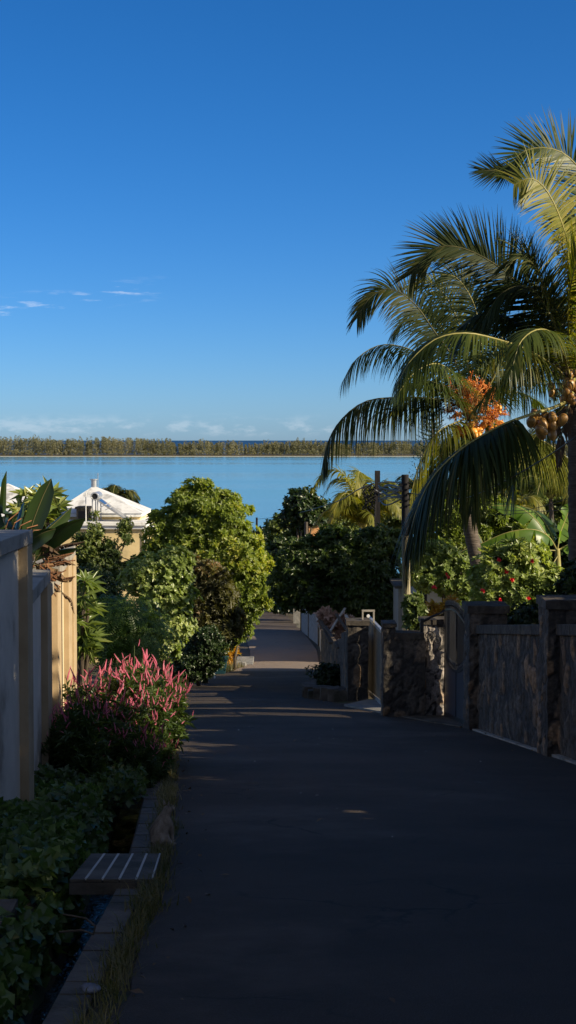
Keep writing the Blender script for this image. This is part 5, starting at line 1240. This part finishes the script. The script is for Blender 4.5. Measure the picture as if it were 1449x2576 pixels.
def bungalow():
    y = 39.0; e = empty('bungalow', P(1110, 1540, y), 'low shaded bungalow wall and eave between the lit pole and the iron gate', 'house')
    a, b = P(1046, 1600, y), P(1175, 1600, y); zt = P(0, 1478, y).z
    MB().box(a.x, b.x + 2, y, y + 3.5, G(y) - .3, zt).build('wall', M['house_grey'], e)
    z0 = P(0, 1462, y).z
    MB().hexa([(a.x + .25, y - .35, z0), (b.x + 2.2, y - .35, z0 - .35), (b.x + 2.2, y + 3.8, z0 - .35), (a.x + .25, y + 3.8, z0)], [(a.x + .25, y - .35, z0 + .09), (b.x + 2.2, y - .35, z0 - .26), (b.x + 2.2, y + 3.8, z0 + .3), (a.x + .25, y + 3.8, z0 + .5)]).build('roof', M['concrete_dark'], e)
    m = MB(); c = P(1062, 1505, y); m.box(c.x - .1, c.x + .12, y - .012, y - .002, c.z - .35, c.z + .3); m.build('window', M['dark_void'], e)
    e = empty('garden_shed', P(1010, 1540, 42), 'white rendered shed corner glimpsed left of the lit pole', 'shed')
    a = P(1002, 1540, 42); b = P(1020, 1540, 42); zt = P(0, 1480, 42).z
    MB().box(a.x, b.x + .3, 42, 44, G(42) - .3, zt).build('wall', M['house_grey'], e)
    MB().box(a.x - .1, b.x + .4, 41.9, 44.1, zt + .002, zt + .08).build('roof', M['concrete_dark'], e)
bungalow()
def orange_house():
    y = 125; e = empty('house', P(770, 1340, y), 'tiny orange house corner glimpsed between distant trees above the lane', 'house')
    a, b = P(768, 1320, y), P(805, 1320, y)
    MB().box(a.x, b.x, y, y + 4, G(y) - .3, P(0, 1321, y).z).build('wall', M['red_tile'], e)
    MB().box(a.x - .2, b.x + .2, y - .2, y + 4.2, P(0, 1321, y).z + .004, P(0, 1317, y).z).build('roof', M['house_grey'], e)
orange_house()

# ------------------------------------------------------------------ poles and wires
def poles():
    e = empty('utility_pole', P(950, 1560, 47), 'dark squared utility pole rising out of the dense dark hedge', 'pole')
    t = P(949.5, 1184, 47); w = .092
    MB().hexa([(t.x - w * 1.25, 46.9, G(47)), (t.x + w * 1.25, 46.9, G(47)), (t.x + w * 1.25, 47.1, G(47)), (t.x - w * 1.25, 47.1, G(47))], [(t.x - w * .85, 46.92, t.z), (t.x + w * .85, 46.92, t.z), (t.x + w * .85, 47.08, t.z), (t.x - w * .85, 47.08, t.z)]).build('post', M['pole_dark'], e)
    m = MB(); m.tube([(t.x - .11, 46.88, P(0, 1230, 47).z), (t.x + .13, 46.88, P(0, 1242, 47).z)], .015, 5); m.build('strap', M['steel'], e)
    e = empty('utility_pole', P(1018, 1580, 31), 'round pale timber utility pole, lower half lit by the sun, behind the short wall', 'pole')
    b = P(1024, 1600, 31); t = P(1019, 1194, 31)
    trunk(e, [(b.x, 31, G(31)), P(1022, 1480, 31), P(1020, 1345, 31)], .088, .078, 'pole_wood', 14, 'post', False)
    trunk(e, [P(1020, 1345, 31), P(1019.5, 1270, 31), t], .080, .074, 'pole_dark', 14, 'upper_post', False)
    m = MB()
    for i in range(10): q = P(1019 + (-1) ** i * 10, 1215 + i * 7, 30.9); m.tube([q - Vector((.03, 0, 0)), q + Vector((.03, 0, .01))], .018, 6)
    m.build('fitting', M['cable'], e)
    for i, (X, Y0, Y1, y, lb) in enumerate([(646, 1302, 1360, 175, 'thin dark pole top far down the lane against the water'), (686, 1328, 1365, 165, 'weathered grey wooden pole far down the lane'), (770, 1313, 1350, 100, 'short brown pole beside the tiny orange house')]):
        e = empty('utility_pole', (P(X, 0, y).x, y, G(y)), lb, 'pole', 'distant poles down the lane'); t = P(X, Y0, y)
        MB().tube([(t.x, y, G(y)), tuple(t)], [.16, .12], 8).build('post', M['pole_dark' if i == 0 else 'palm_bark'], e)
    def cable(name, lb, pts, r_=.012, n=16):
        tag(MB().tube(spline(pts, n), r_, 5).build(name, M['cable'], smooth=True), lb, 'cable')
    cable('power_cable', 'thick cable rising from the pale pole to the upper right past the palm trunk', [P(1024, 1240, 31), P(1150, 1255, 28), P(1235, 1228, 25.5), P(1350, 1165, 21), P(1460, 1092, 17)], .009)
    cable('power_cable', 'drooping cable from the squared pole down to the small dark tree', [P(940, 1216, 44), P(900, 1232, 52), P(830, 1268, 75), P(722, 1297, 140), P(650, 1306, 175)], .022)
    cable('power_cable', 'thin wire crossing in front of the upper banana leaf', [P(1160, 1262, 33), P(1300, 1285, 30), P(1460, 1246, 26)], .006)
    cable('power_cable', 'thin wire sagging across the lower banana leaf', [P(1160, 1300, 33), P(1300, 1292, 30), P(1460, 1278, 26)], .006)
    m = MB()
    for i in range(16):
        x0, x1 = random.uniform(955, 985), random.uniform(990, 1015); yy = 44 - (44 - 31) * .5
        a = P(952, random.uniform(1212, 1262), 43.8); b = P(1014, random.uniform(1215, 1270), 31); md = a.lerp(b, .5) + Vector((random.uniform(-.1, .1), random.uniform(-1, 1), random.uniform(-.25, .2)))
        m.tube(spline([a, md, b], 10), random.uniform(.008, .02), 5)
    for i in range(10):
        a = P(945, random.uniform(1215, 1290), 43.8); pts = [a] + [P(925 + random.uniform(-14, 16), random.uniform(1215, 1285), 43.8) for _ in range(3)] + [P(945, random.uniform(1240, 1310), 43.8)]
        m.tube(spline(pts, 14), random.uniform(.009, .02), 5)
    tag(m.build('cable_tangle', M['cable']), 'messy tangle of black cables slung between the two near poles', 'cables')
poles()

# ------------------------------------------------------------------ right and background vegetation
tree('hedge_tree', 'dense dark-leaved hedge tree bulging over the basalt wall', 'tree',
     [(850, 1445, 105, 75), (930, 1450, 75, 90), (775, 1430, 55, 55), (735, 1475, 40, 45), (965, 1395, 50, 50), (860, 1372, 60, 26), (930, 1366, 60, 26), (790, 1380, 50, 22), (745, 1400, 30, 25), (960, 1500, 45, 60), (870, 1490, 90, 55), (800, 1500, 50, 40)], 45.5, 870, 'airy', 11500, 330, .30, 'lf_hedge', .18, shell=.6, squash=.5)
tree('narrow_leaf_shrub', 'large yellow-green narrow-leaved shrub behind the leaning palm trunk', 'shrub',
     [(1130, 1330, 80, 60), (1215, 1320, 70, 60), (1100, 1400, 60, 50), (1290, 1340, 70, 45), (1170, 1390, 70, 50), (1240, 1290, 40, 25)], 41, 1160, 'lance', 4600, 240, .24, 'lf_yellow', .08, parts=ST)
tree('hibiscus_shrub', 'bright sunlit hibiscus shrub left of the leaning trunk above the bungalow', 'shrub',
     [(1085, 1430, 55, 45), (1140, 1440, 60, 45), (1100, 1400, 50, 30), (1180, 1480, 50, 35)], 35, 1130, 'broad', 3000, 170, .16, 'lf_pale', .05, parts=ST)
tree('hibiscus_shrub', 'bright sunlit hibiscus shrub with red blooms above the basalt wall', 'shrub',
     [(1270, 1440, 60, 50), (1330, 1480, 70, 55), (1280, 1510, 60, 50), (1230, 1480, 30, 50), (1400, 1500, 60, 60), (1320, 1400, 50, 30), (1270, 1560, 50, 30)], 28.5, 1290, 'broad', 6000, 300, .16, 'lf_pale', .06, parts=ST)
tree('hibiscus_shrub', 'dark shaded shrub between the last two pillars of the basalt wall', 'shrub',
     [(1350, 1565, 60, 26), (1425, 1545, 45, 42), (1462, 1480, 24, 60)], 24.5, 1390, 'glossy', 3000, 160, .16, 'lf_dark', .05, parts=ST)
def flowers(pts, y, lb, mat='redflower', size=.04, n=6):
    for i, (X, Y) in enumerate(pts):
        c = np.array(P(X, Y, y)); pos = c + rng.normal(size=(n, 3)) * size * .35
        V, Fc = scatter(pos, nrm(rng.normal(size=(n, 3)) + np.array([[.3, -1, .3]])), [sprig(5, size, size * .35, 60, 0, seed=k) for k in range(3)])
        tag(mesh_np('flower', V, Fc, M[mat]), lb[i] if isinstance(lb, list) else lb, 'flower', 'red blooms on the hibiscus shrubs')
flowers([(1214, 1487), (1255, 1408), (1273, 1437), (1288, 1459), (1258, 1510), (1340, 1412), (1268, 1568), (1305, 1574), (1375, 1510), (1330, 1505), (1125, 1450), (1092, 1478)], 26.9, 'red hibiscus bloom among sunlit glossy leaves behind the wall')
rosettes('croton_shrub', 'orange-yellow croton bush just behind the spiked gate', 'shrub', [(random.uniform(1072, 1105), random.uniform(1522, 1550)) for _ in range(14)] + [(random.uniform(1110, 1150), random.uniform(1505, 1535)) for _ in range(8)], 29, 'lf_croton', (1090, 1620), .55)
tree('gate_shrub', 'small leafy shrub with pink blooms left of the stone gate pillar', 'shrub', [(1040, 1530, 14, 30), (1048, 1560, 16, 20)], 28.5, 1044, 'glossy', 420, 40, .1, 'lf_mid', .02, parts=ST)
tree('garden_shrub', 'shrub glimpsed through the bars of the spiked gate', 'shrub', [(1140, 1570, 60, 35), (1190, 1560, 60, 40)], 31, 1150, 'glossy', 1700, 100, .16, 'lf_mid', .04, parts=ST)
# distant tree masses
DT = [
    ('dark round-crowned tree standing alone against the lagoon right of the lane', [(760, 1272, 34, 30), (745, 1300, 26, 22), (790, 1290, 30, 25)], 120, 762, 'lf_dark', 1500),
    ('dark tree closing the far end of the lane', [(695, 1420, 40, 60), (680, 1480, 30, 45), (720, 1500, 35, 40), (740, 1470, 40, 60)], 140, 700, 'lf_dark', 2400),
    ('low tree left of the lane end, just right of the tall yellow-green tree', [(690, 1350, 36, 30), (665, 1385, 30, 40), (640, 1370, 30, 40)], 150, 680, 'lf_dark', 1500),
    ('rounded green tree with climbing leaves beside the grey wooden pole', [(705, 1325, 22, 26), (725, 1345, 30, 26), (740, 1380, 40, 40)], 128, 712, 'lf_mid', 1500),
    ('leafy tree over the grey block wall, in shade', [(740, 1440, 46, 40), (720, 1400, 34, 34)], 96, 800, 'lf_dark', 1500),
    ('shaded tree bending over the far gate piers', [(728, 1480, 32, 48), (708, 1512, 22, 24), (748, 1500, 26, 34)], 112, 765, 'lf_dark', 2200),
    ('green tree behind the tiny orange house', [(820, 1330, 44, 26), (860, 1310, 40, 30)], 135, 840, 'lf_mid', 1400),
    ('dull green tree behind the young yellow palm', [(900, 1290, 60, 36), (850, 1290, 30, 24)], 150, 890, 'lf_dark', 1500),
    ('tree behind the tangle of cables', [(990, 1300, 52, 36), (1040, 1290, 50, 40)], 92, 1010, 'lf_mid', 1800),
    ('dark green tree below the norfolk pine', [(1090, 1270, 52, 40), (1150, 1260, 52, 36)], 98, 1110, 'lf_dark', 1800),
    ('green tree mass behind the banana leaves', [(1230, 1270, 60, 30), (1320, 1270, 60, 34)], 88, 1270, 'lf_dark', 1900),
    ('green tree mass at the right edge behind the palm trunk', [(1400, 1260, 60, 40), (1450, 1300, 50, 50), (1480, 1220, 50, 40)], 80, 1430, 'lf_mid', 1900),
    ('dark garden tree behind the red-flowered shrubs', [(1360, 1370, 70, 50), (1440, 1400, 50, 70), (1300, 1390, 50, 40)], 50, 1380, 'lf_dark', 2200),
    ('tree behind the yellow house and left of the tall tree', [(400, 1330, 36, 30), (385, 1400, 40, 60)], 85, 395, 'lf_dark', 1500),
    ('low tree between the two white roofs', [(120, 1290, 40, 14), (140, 1340, 60, 40)], 90, 130, 'lf_dark', 1200),
]
for lb, bl, y, tx, mt, n in DT:
    tree('broadleaf_tree', lb, 'tree', bl, y, tx, 'far', n, max(30, n // 14), .0045 * y, mt, .2, group='trees beyond the lane')
# norfolk pine
def pine():
    y = 85; top = P(1088, 985, y); base = Vector((top.x, y, G(y))); e = empty('norfolk_pine', base, 'slim norfolk pine spire behind the lowest left palm frond', 'pine tree')
    MB().tube([base, top], [.25, .04], 8).build('trunk', M['bark'], e)
    V = []; Fc = []; hh = top.z - base.z; L = 17
    for k in range(L * 3):
        t = k / (L * 3); z = top.z - .3 - t * hh * .8; rl = .35 + 1.15 * min(1, t * 1.9)
        for j in range(6):
            a = j * PI / 3 + k * .35; d = Vector((math.cos(a), math.sin(a), 0))
            for s_ in range(7):
                u = (s_ + 1) / 7; p = Vector((top.x, y, z)) + d * rl * u + Vector((0, 0, .32 * rl * u * u)); 
                for q in range(3):
                    dd = (d * .6 + Vector((random.gauss(0, .5), random.gauss(0, .5), .6))).normalized() * .2; sd_ = dd.cross(Vector((0, 0, 1))).normalized() * .035; b = len(V)
                    V += [p - sd_, p + sd_, p + dd]; Fc.append((b, b + 1, b + 2))
    mesh_np('crown', np.array([tuple(v) for v in V]), np.array(Fc), M['lf_pine'], e)
pine()
# wooded spit
def spit_wood():
    V = []; Fc = []; r_ = np.random.default_rng(5)
    X = -260.0
    pts = []
    for i in range(1900):
        Xp = r_.uniform(-300, 1750); y = 2050 + r_.uniform(0, 60)
        h = (21.5 if Xp < 430 else 16.5) * r_.uniform(.72, 1.08) + (3.5 if r_.random() < .10 else 0)
        h += 1.5 * math.sin(Xp / 37) + 1.0 * math.sin(Xp / 13)
        pts.append(((Xp - CX) / F * y, y, h, 0))
    for i in range(420):
        Xp = r_.uniform(-300, 1750); pts.append(((Xp - CX) / F * 2046, 2046 + r_.uniform(-4, 3), r_.uniform(3, 8), 1))
    for x, y, h, kd in pts:
        n = int(130 if kd == 0 else 60); t = r_.uniform(.05, 1, n) ** .8; rad = (h * .19) * (1.15 - t) ** .7 if kd == 0 else h * .55 * np.sqrt(np.maximum(0.05, 1 - t * t))
        a = r_.uniform(0, 2 * PI, n); rr = rad * r_.uniform(.5, 1, n)
        c = np.stack([x + rr * np.cos(a), y + rr * np.sin(a), SEA + 1.2 + h * t], 1); s_ = r_.uniform(.35, .95, n)[:, None]
        d1 = nrm(r_.normal(size=(n, 3)) * np.array([[1, 1, .6]])) * s_; d2 = nrm(r_.normal(size=(n, 3)) + np.array([[0, 0, 1.2]])) * s_ * 1.4
        b = len(V) * 1; V.append(np.stack([c - d1, c + d1, c + d2], 1).reshape(-1, 3))
    V = np.concatenate(V); Fc = np.arange(len(V)).reshape(-1, 3)
    tag(mesh_np('treeline', V, Fc, M['lf_island']), 'belt of grey-green casuarina trees along the far spit', 'treeline', kind='stuff')
spit_wood()

# ------------------------------------------------------------------ unseen trees added right of the lane, uphill, to cast its shade
def wtree(label, x, y, r_, h, n, sp='broad', mat='lf_mid', zc=None):
    zc = zc if zc is not None else G(y) + h - r_[2]
    k = F / y
    X = CX + x * k; c = Vector((x, y, zc))
    Yc = 1108 - c.z * k
    bl = []
    for i in range(5):
        bl.append((X + random.uniform(-.5, .5) * r_[0] * k, Yc + random.uniform(-.4, .4) * r_[2] * k, r_[0] * k * .65, r_[2] * k * .65, random.uniform(-.5, .5) * r_[1]))
    tree('broadleaf_tree', label, 'tree', bl, y, X, sp, n, n // 22, .34, mat, .15, group='unseen shade trees behind the basalt wall uphill')
random.seed(21); rng = np.random.default_rng(21)
OFF = [
    (7.4, -3.2, (2.2, 2.2, 1.9), 6.0, 'unseen shade tree behind the viewer, behind the wall'),
    (7.4, 0.5, (2.3, 2.3, 2.4), 7.6, 'shade tree behind the wall nearest the viewer, outside the picture'),
    (7.2, 4.2, (2.2, 2.2, 2.4), 7.8, 'second unseen shade tree behind the uphill wall, beside the nearest one'),
    (7.2, 7.6, (2.0, 1.9, 2.4), 7.9, 'third unseen shade tree behind the uphill wall, halfway to the palms'),
    (5.9, 5.0, (1.2, 2.0, 1.3), 3.9, 'low bushy unseen shade tree close behind the uphill wall'),
    (5.8, 8.4, (1.2, 2.0, 1.4), 4.4, 'round low unseen shade tree close behind the uphill wall'),
    (5.7, 11.3, (1.3, 2.2, 2.0), 6.3, 'bushy added shade tree behind the wall opposite the flowering plants'),
    (5.6, 14.9, (1.1, 1.3, 1.2), 3.5, 'low added shade tree behind the wall opposite the sunlit wall end'),
    (5.6, 17.1, (1.1, 1.3, 1.2), 3.4, 'second low added shade tree behind the wall, next to the tall palm'),
    (5.8, 19.2, (1.1, 1.7, 1.3), 4.1, 'third low added shade tree behind the wall, beside the tall palm'),
    (6.2, 22.0, (1.1, 1.5, 1.3), 4.1, 'low added shade tree behind the wall just right of the tall palm'),
    (10.5, 42.0, (2.2, 2.3, 2.2), 8.4, 'tallest added shade tree beyond the right edge'),
    (10.2, 22.0, (1.8, 2.3, .9), 8.1, 'added high-crowned shade tree on a bare trunk behind the garden, uphill of the banana'),  # unseen crown raised so it shades the lane but not the shrubs
    (12.0, 72.0, (3, 4, 3), 10.5, 'big tree right of the lane near the tan wall, outside the picture'),
    (12.0, 81.0, (3, 4, 3), 10.5, 'big tree right of the lane near the block wall, outside the picture'),
    (12.0, 92.0, (3, 4, 3), 10.5, 'big tree right of the lane at its far end, outside the picture'),
]
pos = []
for i in range(7000):
    y = random.uniform(1, 22); pos.append((5.0 + random.gauss(0, .32), y, G(y) + random.uniform(.2, (3.1 if y < 18 else 2.7) + .25 * math.sin(y * 1.7))))
V, Fc = scatter(np.array(pos), nrm(rng.normal(size=(7000, 3)) + np.array([[-.4, -.2, .6]])), SP['broadbig'])
e = empty('hedge', (5.0, 11, G(11)), 'long unseen hedge added behind the basalt wall to shade the lane', 'hedge')
mesh_np('foliage', V, Fc, M['lf_dark'], e)  # unseen hedge added to close sun gaps over the lane
m = MB()
for i in range(20): y = 1.5 + i * 1.05; m.tube([(5.0, y, G(y) - .1), (5.0 + random.uniform(-.1, .1), y + .1, G(y) + 1.4)], [.04, .02], 6)
m.build('stem', M['bark'], e, smooth=True)
for x, y, r_, h, lb in OFF: wtree(lb, x, y, r_, h, 6500 if abs(y - 11.3) < .1 else 3900, 'far' if y > 44 else 'broadbig', 'lf_mid')
